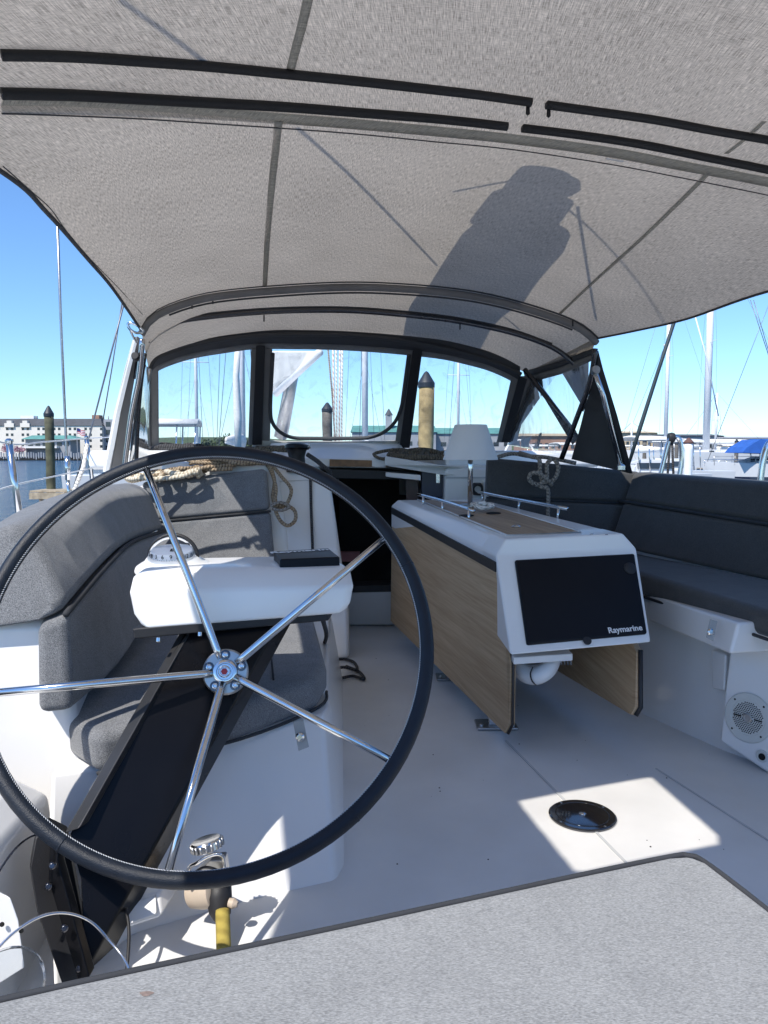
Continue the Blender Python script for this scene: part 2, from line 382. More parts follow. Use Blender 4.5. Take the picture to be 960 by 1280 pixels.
def water_mat():
    m, n, p = nm('water'); tc = N(n, 'TexCoord')
    p.inputs['Base Color'].default_value = (.012, .075, .16, 1); p.inputs['Roughness'].default_value = .12; p.inputs['IOR'].default_value = 1.33
    a = N(n, 'TexNoise'); a.inputs['Scale'].default_value = .9; a.inputs['Detail'].default_value = 7; a.inputs['Roughness'].default_value = .62
    mp = N(n, 'Mapping'); mp.inputs['Scale'].default_value = (1, 1.6, 1); n.links.new(tc.outputs['Object'], mp.inputs[0]); n.links.new(mp.outputs[0], a.inputs['Vector'])
    b = N(n, 'TexNoise'); b.inputs['Scale'].default_value = .12; b.inputs['Detail'].default_value = 3; n.links.new(mp.outputs[0], b.inputs['Vector'])
    s = N(n, 'Math', operation='MULTIPLY_ADD'); s.inputs[1].default_value = 1.4; n.links.new(b.outputs[0], s.inputs[0]); n.links.new(a.outputs[0], s.inputs[2])
    bp = N(n, 'Bump'); bp.inputs['Strength'].default_value = 1; bp.inputs['Distance'].default_value = 1.1
    n.links.new(s.outputs[0], bp.inputs['Height']); n.links.new(bp.outputs[0], p.inputs['Normal']); return m

def planar_uv(o, right, up):
    """uv in metres along two directions of the piece"""
    me = o.data; right = V(right).normalized(); up = V(up); up = (up - right * up.dot(right)).normalized()
    l = me.uv_layers.new(name='UVMap') if not me.uv_layers else me.uv_layers[0]
    for p in me.polygons:
        for li in p.loop_indices:
            c = me.vertices[me.loops[li].vertex_index].co; l.data[li].uv = (c.dot(right), c.dot(up))
    return o

# ================================================================== SETTING
R9 = 4000
tag(mesh('water', [(-R9, -R9, WATER), (R9, -R9, WATER), (R9, R9, WATER), (-R9, R9, WATER)], [(0, 1, 2, 3)], water_mat()), kind='structure')
# far land: low banks behind the harbour
def land(name, pts, z, depth):
    poly = [V((x, y, WATER - 1)) for x, y in pts] + [V((pts[-1][0] * 1.5, pts[-1][1] + depth, WATER - 1)), V((pts[0][0] * 1.5, pts[0][1] + depth, WATER - 1))]
    return tag(prism(name, poly, (0, 0, z - WATER + 1), land_m), kind='structure')
land('shore', [(-260, 214), (-150, 212), (-60, 214), (-20, 300)], WATER + .9, 400)
land('far_shore', [(-60, 320), (40, 210), (120, 190), (190, 170), (420, 150)], WATER + .9, 500)
def hill(name, x0, x1, y, h, seed):
    rnd = random.Random(seed); rows = []
    n = 60
    for j in range(4):
        rows.append([V((x0 + (x1 - x0) * i / n, y + j * 40, WATER + (0 if j == 0 else h * (j / 3) ** .6 * (.75 + .25 * math.sin(i * .37 + seed) + .12 * rnd.random())))) for i in range(n + 1)])
    rows.append([V((p.x, p.y + 30, WATER - 1)) for p in rows[-1]])
    o = grid(name, rows, leafm, smooth=False); return tag(o, kind='structure')
hill('hills', -700, 1400, 900, 22, 3)

# --- cockpit floor and mouldings
floor = tag(prism('cockpit_floor', [V((-1.2, -.8, 0)), V((2.8, -.8, 0)), V((2.2, 2.2, 0)), V((1.3, 5.2, 0)), V((-.75, 5.2, 0)), V((-1.2, 3, 0))], (0, 0, -.06), gel_floor), kind='structure')
# moulded seam lines in the floor
def strip_on_floor(name, a, b, w, z, m):
    a, b = V(a), V(b); d = (b - a).normalized(); s = V((-d.y, d.x, 0)) * w / 2
    return tag(prism(name, [a - s, b - s, b + s, a + s], (0, 0, -z), m), kind='structure')
seam_m = mat('seam_grey', (.50, .51, .52), .6, vary=.05)
a = G(632, 925, .003); b = G(790, 1085, .003)
strip_on_floor('cockpit_floor_seam', a, b, .008, .002, seam_m)
strip_on_floor('cockpit_floor_seam', G(820, 960, .003), G(1000, 1075, .003), .006, .002, seam_m)

def sxy(p, z): return V((p[0], p[1], z))
# starboard side: sloping seat wall, lip, seat pan, coaming
sb = [(2.4, 1.2), (1.80, 2.1), (1.48, 2.55), (1.29, 2.85), (1.13, 3.23), (1.0, 3.7), (.86, 4.6)]
tp = [(2.42, 1.2), (1.82, 2.1), (1.52, 2.55), (1.36, 2.85), (1.25, 3.2), (1.17, 3.55), (1.0, 4.5)]
wall_secs = [[sxy(b_, -.02), sxy(t_, .47), V((t_[0] + .4, t_[1], .47)), V((t_[0] + .4, t_[1], -.02))] for b_, t_ in zip(sb, tp)]
tag(loft('starboard_seat_wall', wall_secs, gel, bevel=.02, seg=3), kind='structure')
# protruding lip under the cushion (ends beside the speaker panel)
lipA = [(Us(806, 748, 4.0), Us(810, 776, 3.98)), (Us(862, 768, 3.45), Us(862, 797, 3.43)), (Us(915, 786, 3.08), Us(912, 818, 3.05))]
tag(loft('starboard_locker_lip', [[t_ + V((.02, 0, .02)), b_, b_ + V((.22, .05, 0)), t_ + V((.24, .05, .02))] for t_, b_ in lipA], gel, bevel=.012, seg=3), kind='structure')
_p0 = _p2 = G(960, 968)
_pn = V((-.80, -.58, .12)).normalized()
def _pp(px, py):
    r = ray(px, py); return V((0, 0, EYE)) + r * ((_p0 - V((0, 0, EYE))).dot(_pn) / r.dot(_pn))
pan = [_pp(914, 788), _pp(1010, 825), _pp(1010, 1015), _p2, _pp(898, 927), _pp(905, 858)]
tag(prism('starboard_speaker_panel', pan, (.35, .10, 0), gel, bevel=.015, seg=3), kind='structure')
rec = [U(889, 812, 2.93), U(907, 818, 2.84), U(905, 864, 2.82), U(890, 861, 2.90)]
tag(prism('starboard_locker_rib', rec, (.14, .06, 0), gel, bevel=.008), kind='structure')
tag(prism('starboard_coaming', [V((1.48, 4.9, .3)), V((1.82, 3.5, .3)), V((2.15, 1.0, .3)), V((2.6, 1.0, .3)), V((2.25, 4, .3)), V((1.9, 5.6, .3))], (0, 0, .60), gel, bevel=.05, seg=3), kind='structure')
# bulkhead: starboard part, white block right of the companionway
tag(prism('bulkhead_starboard', [U(556, 585, 4.88), U(613, 585, 4.88), U(613, 720, 4.88), U(553, 720, 4.88)], (0, .5, 0), gel, bevel=.02), kind='structure')
tag(prism('bulkhead_starboard_low', [V((.66, 4.60, 0)), V((1.55, 4.68, 0)), V((1.55, 4.72, .92)), V((.62, 4.66, .97))], (0, .5, 0), gel, bevel=.02), kind='structure')
# port bulkhead column with sloping aft face
tag(prism('bulkhead_port', [U(325, 583, 4.45), U(408, 592, 4.40), U(415, 612, 4.38), U(437, 765, 4.2), U(438, 824, 4.12), U(330, 830, 4.12)], (-.12, .75, 0), gel, bevel=.03, seg=3), kind='structure')
tag(prism('companionway_sill', [U(430, 738, 4.75), U(560, 735, 4.75), U(560, 782, 4.95), U(430, 782, 4.95)], (0, .15, 0), gel, bevel=.02), kind='structure')
tag(prism('companionway_tread', [U(430, 733, 4.74), U(560, 730, 4.74), U(560, 738, 4.74), U(430, 741, 4.74)], (0, .2, 0), blackm), kind='structure')
# coach roof behind and above the companionway
roof_z = 1.185
tag(prism('coachroof', [V((-1.75, 4.55, 1.03)), V((-.72, 4.6, 1.03)), V((-.70, 5.35, 1.03)), V((.35, 5.35, 1.03)), V((.40, 4.95, 1.03)), V((1.55, 5.5, 1.03)), V((1.2, 9.5, 1.03)), V((.3, 12, 1.03)), V((-1.8, 12, 1.03)), V((-2.4, 9.5, 1.03))], (0, 0, roof_z - 1.03 - .04), gel, bevel=.03, seg=3), kind='structure')
tag(loft('coachroof_garage', [[U(338, 553, 5.30), U(330, 574, 4.95), U(330, 583, 4.95), V((-.75, 5.35, 1.0))], [U(505, 553, 5.42), U(482, 573, 5.05), U(482, 585, 5.05), V((.2, 5.4, 1.0))]], gel, bevel=.01), kind='structure')
# deck and hull of this yacht outboard of the cockpit
tag(prism('side_deck_port', [V((-1.15, 1.0, .4)), V((-1.25, 4.0, .4)), V((-1.4, 5.5, .4)), V((-2.4, 9.5, .4)), V((-2.75, 9.5, .4)), V((-2.0, 5.5, .4)), V((-1.72, 3.2, .4)), V((-1.45, 1.0, .4))], (0, 0, .27), gel, bevel=.03), kind='structure')

# --- companionway interior, a dark cabin one can look into
cb = thing('companionway', 'dark companionway opening into the cabin between the white bulkheads', 'companionway', (-.1, 5.3, .2))
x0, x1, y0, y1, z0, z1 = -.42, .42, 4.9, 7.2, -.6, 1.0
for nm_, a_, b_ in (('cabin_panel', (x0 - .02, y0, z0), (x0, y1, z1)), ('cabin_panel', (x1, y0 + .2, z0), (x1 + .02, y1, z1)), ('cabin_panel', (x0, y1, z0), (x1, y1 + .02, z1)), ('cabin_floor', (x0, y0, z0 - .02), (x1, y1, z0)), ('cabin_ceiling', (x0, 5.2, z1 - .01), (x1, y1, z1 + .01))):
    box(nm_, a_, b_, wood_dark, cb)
prism('trim', [U(412, 574, 4.98), U(484, 576, 5.06), U(484, 584, 5.06), U(412, 583, 4.98)], (0, .08, 0), wood_trim, cb)
prism('hatch_slide', [U(408, 586, 4.97), U(520, 590, 5.06), U(520, 600, 5.06), U(412, 598, 4.97)], (0, .3, 0), blackm, cb, bevel=.004)
box('lit_picture', (.30, 7.16, .72), (.62, 7.17, .86), flag_w, cb, R=Matrix.Identity(3), c=(-.16, 0, .02))
prism('companionway_step', [U(425, 690, 5.4), U(450, 690, 5.4), U(447, 702, 5.3), U(428, 702, 5.3)], (0, .05, 0), mat('pink_cloth', (.5, .25, .28), .8), cb)
prism('side_trim', [U(507, 600, 5.07), U(522, 600, 5.07), U(526, 700, 5.07), U(511, 700, 5.07)], (0, .03, 0), mat('red_wood', (.06, .025, .018), .4, vary=.3), cb)
# instrument recess and coachroof end to the right of the opening
cr_ = thing('bulkhead_locker', 'small navy door with chrome catch set in the white bulkhead right of the companionway', 'locker', U(537, 610, 5.0))
prism('door', [U(527, 588, 4.99), U(555, 586, 4.99), U(555, 622, 4.99), U(527, 622, 4.99)], (0, .03, 0), mat('navy_panel', (.012, .015, .045), .3, vary=.1), cr_, bevel=.004)
prism('catch', [U(545, 592, 4.975), U(550, 592, 4.975), U(550, 604, 4.975), U(545, 604, 4.975)], (0, .02, 0), steel, cr_, bevel=.002)
tag(prism('bulkhead_shelf', [U(481, 570, 4.98), U(556, 582, 4.85), U(613, 580, 4.98), U(613, 590, 4.98), U(556, 594, 4.85), U(481, 582, 4.98)], (0, .45, 0), gel, bevel=.008), kind='structure')
tag(prism('bulkhead_shelf_low', [U(482, 590, 5.0), U(526, 594, 4.9), U(526, 601, 4.9), U(482, 596, 5.0)], (0, .3, 0), gel, bevel=.006), kind='structure')
tag(prism('bulkhead_groove', [U(556, 596, 4.874), U(612, 596, 4.874), U(612, 598, 4.874), U(556, 598, 4.874)], (0, .004, 0), seam_m), kind='structure')

# --- port side mouldings
tag(loft('port_coaming', [[V((-.74, 1.92, -.02)), V((-.82, 1.96, .60)), V((-.86, 1.97, .70)), V((-1.45, 1.90, .70)), V((-1.5, 1.9, -.02))],
                          [V((-.90, 3.0, -.02)), V((-1.08, 3.0, .60)), V((-1.15, 3.0, .76)), V((-1.55, 3.0, .75)), V((-1.6, 3.0, -.02))],
                          [V((-1.2, 4.7, -.02)), V((-1.40, 4.7, .60)), V((-1.42, 4.7, .96)), V((-1.85, 4.7, .8)), V((-1.9, 4.7, -.02))]], gel, bevel=.035, seg=4), kind='structure')
base_top = [G(60, 968, .335), G(150, 955, .335), G(300, 918, .335), G(404, 893, .335), G(414, 880, .335)]
base_bot = [U(60, 1120, 1.5), G(165, 1170), G(300, 1130), G(420, 1103), G(431, 1085)]
secs = []
for t_, b_ in zip(base_top, base_bot):
    m_ = t_.lerp(b_, .5); secs.append([t_, m_, V((b_.x, b_.y, -.01)), V((b_.x - .1, 3.8, -.01)), V((t_.x - .1, 3.8, .335)), V((t_.x - .02, t_.y + .12, t_.z + .0))])
tag(loft('port_seat_base', secs, gel, bevel=.02, seg=3), kind='structure')
tag(prism('port_seat_bulkhead', [V((-1.3, 4.15, 0)), V((-.42, 4.22, 0)), V((-.62, 4.34, 1.08)), V((-1.25, 4.30, 1.08))], (0, .5, 0), gel, bevel=.03), kind='structure')
# helm well side wall and toe ledge (lower left corner)
tag(loft('helm_well_side', [[V((-.80, 1.86, -.02)), V((-.82, 1.83, .30)), V((-.88, 1.78, .36)), V((-1.5, 1.78, .38)), V((-1.5, 1.8, -.02))],
                            [V((-.74, 1.2, -.02)), V((-.80, 1.2, .30)), V((-.86, 1.2, .36)), V((-1.4, 1.2, .47)), V((-1.4, 1.2, -.02))],
                            [V((-.72, -.6, -.02)), V((-.78, -.6, .30)), V((-.84, -.6, .36)), V((-1.4, -.6, .47)), V((-1.4, -.6, -.02))]], gel, bevel=.02, seg=3), kind='structure')
tag(box('helm_seat_locker', (-.9, -.7, -.0), (1.5, .72, .40), gel, bevel=.03), kind='structure')

# ================================================================== STEERING WHEEL
WC = V((-.3956, 1.735, .7046)); wa, wb = -.1416, -.5492
WN = V((math.sin(wa) * math.cos(wb), math.cos(wa) * math.cos(wb), math.sin(wb)))
wu = WN.cross(V((0, 0, 1))).normalized(); wv = wu.cross(WN)
HUB = U(282, 840, 1.86)
wheel = thing('steering_wheel', 'large steering wheel with dark leather rim and five polished steel spokes', 'steering wheel', HUB)
def wp(t, r=.5, off=0): return WC + (wu * math.cos(t) + wv * math.sin(t)) * r + WN * off
tube('rim', [wp(2 * PI * k / 96) for k in range(96)], .0175, leather, wheel, res=16, cyc=True)
st = []
for k in range(560):
    t = 2 * PI * k / 560; t2 = t + 2 * PI / 560 * .9
    a = WC + (wu * math.cos(t) + wv * math.sin(t)) * (.5 - .0172) + WN * -.004
    b = WC + (wu * math.cos(t2) + wv * math.sin(t2)) * (.5 - .0160) + WN * -.0085
    st.append(([a, b], .0009))
tag(tubes('stitching', st, thread, wheel, res=4), kind='stuff')
for t in (0.35, 1.6, 2.86, 4.12, 5.37):
    tube('rim_seam', [wp(t - .004), wp(t + .004)], .0183, leather, wheel, res=16)
def near_t(px, py):
    best = None
    for k in range(720):
        p = wp(2 * PI * k / 720); d = V((p.x, p.y, p.z - EYE)); dep = d.y * cp - d.z * sp
        q = (480 + FOC * d.x / dep, 640 - FOC * (d.y * sp + d.z * cp) / dep)
        e = (q[0] - px) ** 2 + (q[1] - py) ** 2
        if best is None or e < best[0]: best = (e, k)
    return 2 * PI * best[1] / 720
for px, py in ((182, 583), (490, 668), (498, 958), (209, 1101), (-14, 868)):
    e = wp(near_t(px, py), .487); d = (e - HUB).normalized()
    tube('spoke', [HUB + d * .035, HUB + d * .06, HUB.lerp(e, .5), e], [.0105, .0105, .0098, .0086], steel, wheel, res=16)
ax = (-WN * .6 + V((.08, -.8, .12))).normalized()
hub = lathe('hub', [(.052, -.012), (.056, -.008), (.056, .006), (.052, .011), (.030, .012), (.029, .0105)], HUB, ax, steel_dull, wheel, 48)
lathe('hub_ring', [(.029, .010), (.029, .020), (.024, .0225), (.020, .0225), (.020, .016)], HUB, ax, steel, hub, 32)
lathe('hub_nut', [(.015, .012), (.015, .034), (.0125, .037), (.010, .037), (.010, .034)], HUB, ax, steel, hub, 20)
lathe('nut_centre', [(.0085, .030), (.0085, .0358)], HUB, ax, red, hub, 6)
u_, v_, n_ = frame(ax)
for k in range(5):
    t = 2 * PI * k / 5 + .32 + 2 * PI / 10
    c_ = HUB + (u_ * math.cos(t) + v_ * math.sin(t)) * .041
    lathe('bolt_washer', [(.0125, .010), (.0125, .0125), (.0100, .0128)], c_, ax, darktube, hub, 20)
    lathe('hub_bolt', [(.0072, .012), (.0072, .0155), (.004, .0165), (.0038, .0145)], c_, ax, steel, hub, 16)

# ================================================================== HELM PEDESTAL + CONSOLE
ped = thing('helm_pedestal', 'black angled steering pedestal carrying the white helm console', 'steering pedestal', G(100, 1215))
A = [U(240, 775, 1.99), U(346, 783, 1.99), U(248, 960, 1.79), U(165, 1110, 1.63), U(104, 1222, 1.51), U(100, 1100, 1.56), U(84, 1046, 1.60), U(150, 925, 1.75)]
prism('column', A, (.035, .10, .0), black, ped, bevel=.006)
# silver front-left edge flange of the column
sf = [U(228, 785, 1.99), U(240, 785, 1.97), U(98, 1036, 1.58), U(80, 1042, 1.59)]
prism('column_edge', sf, (.01, .03, 0), mat('satin_black', (.05, .05, .052), .3, metal=.5, vary=.1), ped, bevel=.003)
fl = [U(84, 1046, 1.63), U(60, 1034, 1.60), U(44, 1048, 1.58), U(37, 1085, 1.56), U(46, 1140, 1.53), U(80, 1238, 1.47), U(112, 1238, 1.50), U(110, 1180, 1.55)]
prism('base_flange', fl, (-.02, .05, 0), blackm, ped, bevel=.004)
prism('base_web', [U(62, 1048, 1.575), U(76, 1046, 1.575), U(72, 1075, 1.54), U(112, 1222, 1.46), U(98, 1230, 1.46), U(60, 1100, 1.53)], (0, .03, 0), black, ped, bevel=.003)
for px, py in ((66, 1082), (61, 1108), (81, 1160), (100, 1210)):
    lathe('flange_bolt', [(.008, 0), (.008, .005), (.005, .008)], U(px, py, 1.475 if py > 1150 else 1.52), (.2, -.9, .4), darktube, ped, 14)
for px, py in ((293, 805), (256, 816)):
    lathe('column_bolt', [(.009, 0), (.009, .006), (.006, .009)], U(px, py, 2.0), (0, -1, .15), blackm, ped, 16)
prism('support_plate', [U(165, 786, 1.90), U(408, 764, 2.0), U(411, 776, 2.0), U(168, 799, 1.90)], (.02, .30, 0), blackm, ped, bevel=.004)
for px, py, yy in ((198, 797, 1.895), (250, 790, 1.92)):
    lathe('plate_bolt', [(.006, 0), (.006, .01), (.004, .012)], U(px, py, yy), (0, -.3, -1), steel, ped, 12)
def csec(fx, tyl, Yf, bx, Yb):
    ft = U(fx, tyl, Yf)
    return ft
cons = thing('helm_console', 'white moulded instrument console behind the steering wheel', 'console', U(300, 740, 2.05))
L = [U(176, 788, 1.905), U(163, 770, 1.905), U(158, 740, 1.915), U(163, 719, 1.97), U(176, 709, 2.06), U(215, 698, 2.36), U(220, 735, 2.40)]
Rr = [U(432, 767, 2.0), U(441, 757, 2.0), U(444, 732, 2.01), U(440, 711, 2.08), U(430, 703, 2.18), U(418, 694, 2.42), U(420, 725, 2.45)]
M1 = [a.lerp(b, .035) for a, b in zip(L, Rr)]; M2 = [a.lerp(b, .965) for a, b in zip(L, Rr)]
def shrink(s, k):
    c = sum(s, V((0, 0, 0))) / len(s); return [c.lerp(p, k) for p in s]
def spread(s, n=3):   # round a section with Catmull-Rom
    return catmull(s, n, True)
body_secs = [shrink(L, .90), M1] + [M1[0:0] or [a.lerp(b, t) for a, b in zip(L, Rr)] for t in (.3, .65)] + [M2, shrink(Rr, .90)]
loft('console_body', body_secs, gel, cons, bevel=.012, seg=4)
# compass
CC = G(217, 713, .795); CC.z = .795
cps = thing('compass', 'white dome compass with numbered card on the left of the helm console', 'compass', CC)
lathe('base_ring', [(.106, 0), (.107, .007), (.104, .014), (.092, .022), (.080, .029), (.074, .038), (.068, .043)], CC, (.0, -.12, 1), white, cps, 56)
lathe('base_gasket', [(.1075, -.003), (.1085, .001), (.1065, .004)], CC, (.0, -.12, 1), blackm, cps, 56)
cc2 = CC + V((0, -.012, .032)); cax = V((0, -.35, 1)).normalized()
bowl = lathe('bowl', [(.0, -.02), (.056, -.015), (.062, .004), (.060, .010)], cc2, cax, mat('card_grey', (.35, .38, .42), .5, vary=.05), cps, 40)
card = lathe('compass_card', [(.052, -.012), (.054, .012), (.052, .015), (.0, .017)], cc2 + V((0, 0, .010)), V((0, -.1, 1)), mat('compass_card_white', (.62, .65, .70), .5, vary=.03), cps, 40)
ac = cc2 + V((0, 0, .010))
for k, s_ in enumerate(('36', '3', '6', '9', '12', '15', '33', '30', '27')):
    an = math.radians([36, -34, -12, 12, 58, 80, 34, -57, -80][k])
    # numerals stand round the rim of the card, facing the helm
    d_ = V((math.sin(an), -math.cos(an), 0)); r_ = V((math.cos(an), math.sin(an), 0))
    text('numeral', s_, .0155, ac + d_ * .0552 + V((0, 0, .004)), r_, V((0, 0, 1)), hole, card, .0002, .0002)
tk = []
for k in range(48):
    an = 2 * PI * k / 48; d_ = V((math.sin(an), -math.cos(an), 0)); L_ = .005 if k % 4 else .008
    tk.append(([ac + d_ * .0545 + V((0, 0, -.009)), ac + d_ * .0545 + V((0, 0, -.009 + L_))], .0004))
tag(tubes('graduation', tk, hole, card, res=4), kind='stuff')
text('card_mark', 'E', .02, ac + V((0.004, -.015, .0175)), (1, 0, 0), (0, 1, .3), hole, card, .0002, .0008)
dome_p = [(.068 * math.cos(t), .066 * math.sin(t)) for t in [PI / 2 * k / 12 for k in range(13)]]
gm, gn, gp = nm('compass_glass'); gp.inputs['Transmission Weight'].default_value = 1; gp.inputs['Roughness'].default_value = .0; gp.inputs['IOR'].default_value = 1.12; gp.inputs['Base Color'].default_value = (.93, .96, 1, 1)
mesh('glass_dome', *lathe_data(dome_p, cc2, cax, 40), gm, cps, smooth=True)
tube('lens_hood', [cc2 + V((math.sin(t) * .069, -.01 + .022, .006 + math.cos(t) * .064)) for t in [PI * (k / 20 - .5) for k in range(21)]], .006, blackm, cps, res=8)
# instrument cover on the console
K = thing('instrument_cover', 'black plastic instrument cover lying on the right of the helm console', 'instrument cover', U(385, 705, 2.2))
kf = [U(342, 689, 2.27), U(350, 699, 2.09), U(425, 696, 2.13), U(411, 685, 2.31)]
prism('cover_shell', kf, V((0, -.004, -.062)), cover, K, bevel=.005, seg=3)
kr = (kf[3] - kf[0]).normalized(); ku = (kf[0] - kf[1]).normalized(); kn = kr.cross(ku)
text('lettering', 'Raymarine', .046, (kf[0] + kf[3]) / 2 - ku * .040 + kn * .0013, kr, ku, flag_w, K, .0003, .0012, 1.0)

# under-wheel deck gear: knurled knob, bracket, boot and rope
gear = thing('winch_clutch', 'chrome knurled knob and cream drum with black sleeve under the wheel', 'winch', U(262, 1085, 1.75))
kc = U(259, 1057, 1.70); kax = V((-.22, .12, .95)).normalized()
kp = lathe('knob', [(.034, -.008), (.036, -.006), (.036, .010), (.033, .014), (.012, .012)], kc, kax, steel, gear, 36)
u_, v_, n_ = frame(kax)
for k in range(18):
    t = 2 * PI * k / 18; d_ = u_ * math.cos(t) + v_ * math.sin(t)
    tube('knurl', [kc + d_ * .036 - n_ * .006, kc + d_ * .036 + n_ * .010], .003, steel_dull, kp, res=6)
tube('bracket', [U(236, 1108, 1.72), U(236, 1086, 1.70), U(246, 1079, 1.68), U(262, 1070, 1.68), U(275, 1068, 1.68), U(280, 1078, 1.70), U(281, 1105, 1.72)], .0045, steel, gear, smooth_n=5)
loft('bracket_plate', [[U(238, 1100, 1.72), U(262, 1076, 1.70), U(280, 1075, 1.71), U(284, 1100, 1.73)], [p + V((0, .04, 0)) for p in (U(238, 1100, 1.72), U(262, 1076, 1.70), U(280, 1075, 1.71), U(284, 1100, 1.73))]], steel_dull, gear, bevel=.004)
cream = mat('cream_drum', (.45, .37, .29), .5, vary=.06)
lathe('drum', [(.030, -.035), (.040, -.03), (.043, 0), (.040, .03), (.028, .035)], U(256, 1112, 1.76), (1, -.35, .25), cream, gear, 32)
tube('strap', [U(244, 1090, 1.70), U(256, 1084, 1.69), U(272, 1088, 1.70), U(284, 1100, 1.73)], .003, blackm, gear, smooth_n=5)
tube('sleeve', [U(274, 1100, 1.76), U(274, 1122, 1.74), U(275, 1138, 1.73), U(278, 1146, 1.72)], [.028, .030, .026, .021], blackm, gear, res=16, smooth_n=0)
tube('thumb_tab', [U(284, 1122, 1.72), U(291, 1128, 1.715), U(292, 1136, 1.715), U(287, 1140, 1.72)], [.008, .009, .008, .006], cream, gear, smooth_n=3) if False else lathe('side_tab', [(.010, 0), (.012, .012), (.006, .022)], U(286, 1128, 1.72), (1, -.2, -.1), cream, gear, 16)
yr = tag(tube('mooring_rope', [U(278, 1138, 1.715), U(279, 1165, 1.68), U(280, 1200, 1.64), U(282, 1250, 1.60)], .0165, rope_yel, None, res=16, smooth_n=6), 'thick olive yellow rope hanging from the black sleeve', 'rope')

# thin steel hoops at lower left, acrylic cover
tag(tube('steel_hoop', [U(-20, 1205, 1.30), U(15, 1168, 1.34), U(50, 1146, 1.37), U(82, 1141, 1.39), U(112, 1151, 1.40), U(136, 1175, 1.40), U(156, 1200, 1.38), U(170, 1235, 1.36)], .0028, steel, None, smooth_n=8), 'thin polished steel hoop in front of the pedestal foot', 'hoop')
tag(tube('steel_hoop', [U(-12, 1108, 1.40), U(10, 1072, 1.45), U(30, 1051, 1.49), U(50, 1042, 1.54), U(80, 1039, 1.6)], .0022, darktube, None, smooth_n=8), 'thin dark wire hoop above the pedestal flange', 'hoop')
tag(tube('black_hose', [U(153, 1122, 1.64), U(160, 1150, 1.60), U(161, 1180, 1.56), U(157, 1230, 1.5)], .0035, blackm, None, smooth_n=6), 'thin black hose dropping to the floor beside the pedestal', 'hose')
hb = thing('deck_box', 'small white lidded box on the floor right of the pedestal foot', 'box', G(180, 1160))
loft('box_body', [[U(157, 1126, 1.66), U(157, 1162, 1.62), U(202, 1147, 1.66), U(199, 1115, 1.70)], [p + V((.01, .12, 0)) for p in (U(157, 1126, 1.66), U(157, 1162, 1.62), U(202, 1147, 1.66), U(199, 1115, 1.70))]], gel, hb, bevel=.008)
loft('box_lid', [[U(160, 1130, 1.654), U(160, 1156, 1.618), U(195, 1143, 1.648), U(194, 1119, 1.688)], [p + V((0, .01, 0)) for p in (U(160, 1130, 1.654), U(160, 1156, 1.618), U(195, 1143, 1.648), U(194, 1119, 1.688))]], white, hb, bevel=.003)
ac_ = thing('acrylic_panel', 'clear acrylic cover with white rounded bracket in the lower left corner', 'cover', U(10, 1180, 1.3))
prism('bracket_plate', [U(-30, 1125, 1.36), U(2, 1117, 1.36), U(14, 1122, 1.36), U(24, 1150, 1.36), U(32, 1210, 1.36), U(-30, 1250, 1.36)], (-.03, .02, 0), white, ac_, bevel=.004)
for px, py in ((3, 1155), (27, 1163)):
    lathe('screw', [(.0045, 0), (.0045, .003)], U(px, py, 1.352), (0, -1, .1), hole, ac_, 12)
lathe('clear_disc', [(.0, 0), (.055, .0), (.060, .006), (.060, .016), (.050, .028), (.02, .034)], U(8, 1236, 1.18), (.1, -.5, .85), vinyl('clear_plastic', (.88, .9, .92), .02, .1), ac_, 40)

# ================================================================== CUSHIONS
def cushion(name, label, secs, m, bev=.03, cat='cushion', seams=(), pip=None, group=None):
    t = thing(name, label, cat, sum((V(p) for p in secs[0]), V((0, 0, 0))) / len(secs[0]), group)
    loft('padding', secs, m, t, bevel=bev, seg=5)
    for s in seams: tube('seam', s, .0055, piping, t, res=6, smooth_n=5)
    return t
# port backrest, curved along the side
s0 = [U(90, 889, 1.90), U(85, 764, 1.93), U(52, 690, 1.97), U(18, 650, 2.0), U(-60, 690, 1.93), U(-60, 800, 1.90), U(47, 779, 1.90), U(47, 893, 1.87)]
s1 = [U(150, 832, 2.30), U(136, 703, 2.45), U(100, 640, 2.48), U(74, 629, 2.50), U(20, 636, 2.5), U(20, 700, 2.5), U(75, 720, 2.5), U(95, 832, 2.4)]
s2 = [U(195, 765, 2.95), U(168, 674, 3.1), U(142, 616, 3.12), U(118, 608, 3.15), U(85, 615, 3.2), U(85, 680, 3.2), U(110, 700, 3.2), U(140, 770, 3.1)]
s3 = [U(245, 716, 3.85), U(206, 662, 3.90), U(186, 612, 3.95), U(166, 603, 4.0), U(140, 606, 4.05), U(140, 655, 4.05), U(160, 665, 4.05), U(200, 716, 4.0)]
def mid(a, b, t=.5): return [x.lerp(y, t) for x, y in zip(a, b)]
pb = thing('port_bench_cushion', 'long charcoal padded backrest curving along the left side of the cockpit', 'cushion', s1[0])
seatm = [s0, mid(s0, s1, .06), s1, s2, mid(s2, s3, .94), s3]
up = [[s[1], s[2], s[3], s[4], s[5], s[6]] for s in (s0, s1, s2, s3)]
def seclerp(ss, n=4):
    cols = [catmull([s[i] for s in ss], n) for i in range(len(ss[0]))]
    return [list(r) for r in zip(*cols)]
loft('upper_roll', seclerp(up), cush, pb, bevel=.055, seg=6)
lo = [[s[0], s[1] - (s[1] - s[0]) * .035, s[6] - (s[6] - s[7]) * .035, s[7]] for s in (s0, s1, s2, s3)]
loft('lower_pad', seclerp(lo), cush, pb, bevel=.022, seg=5)
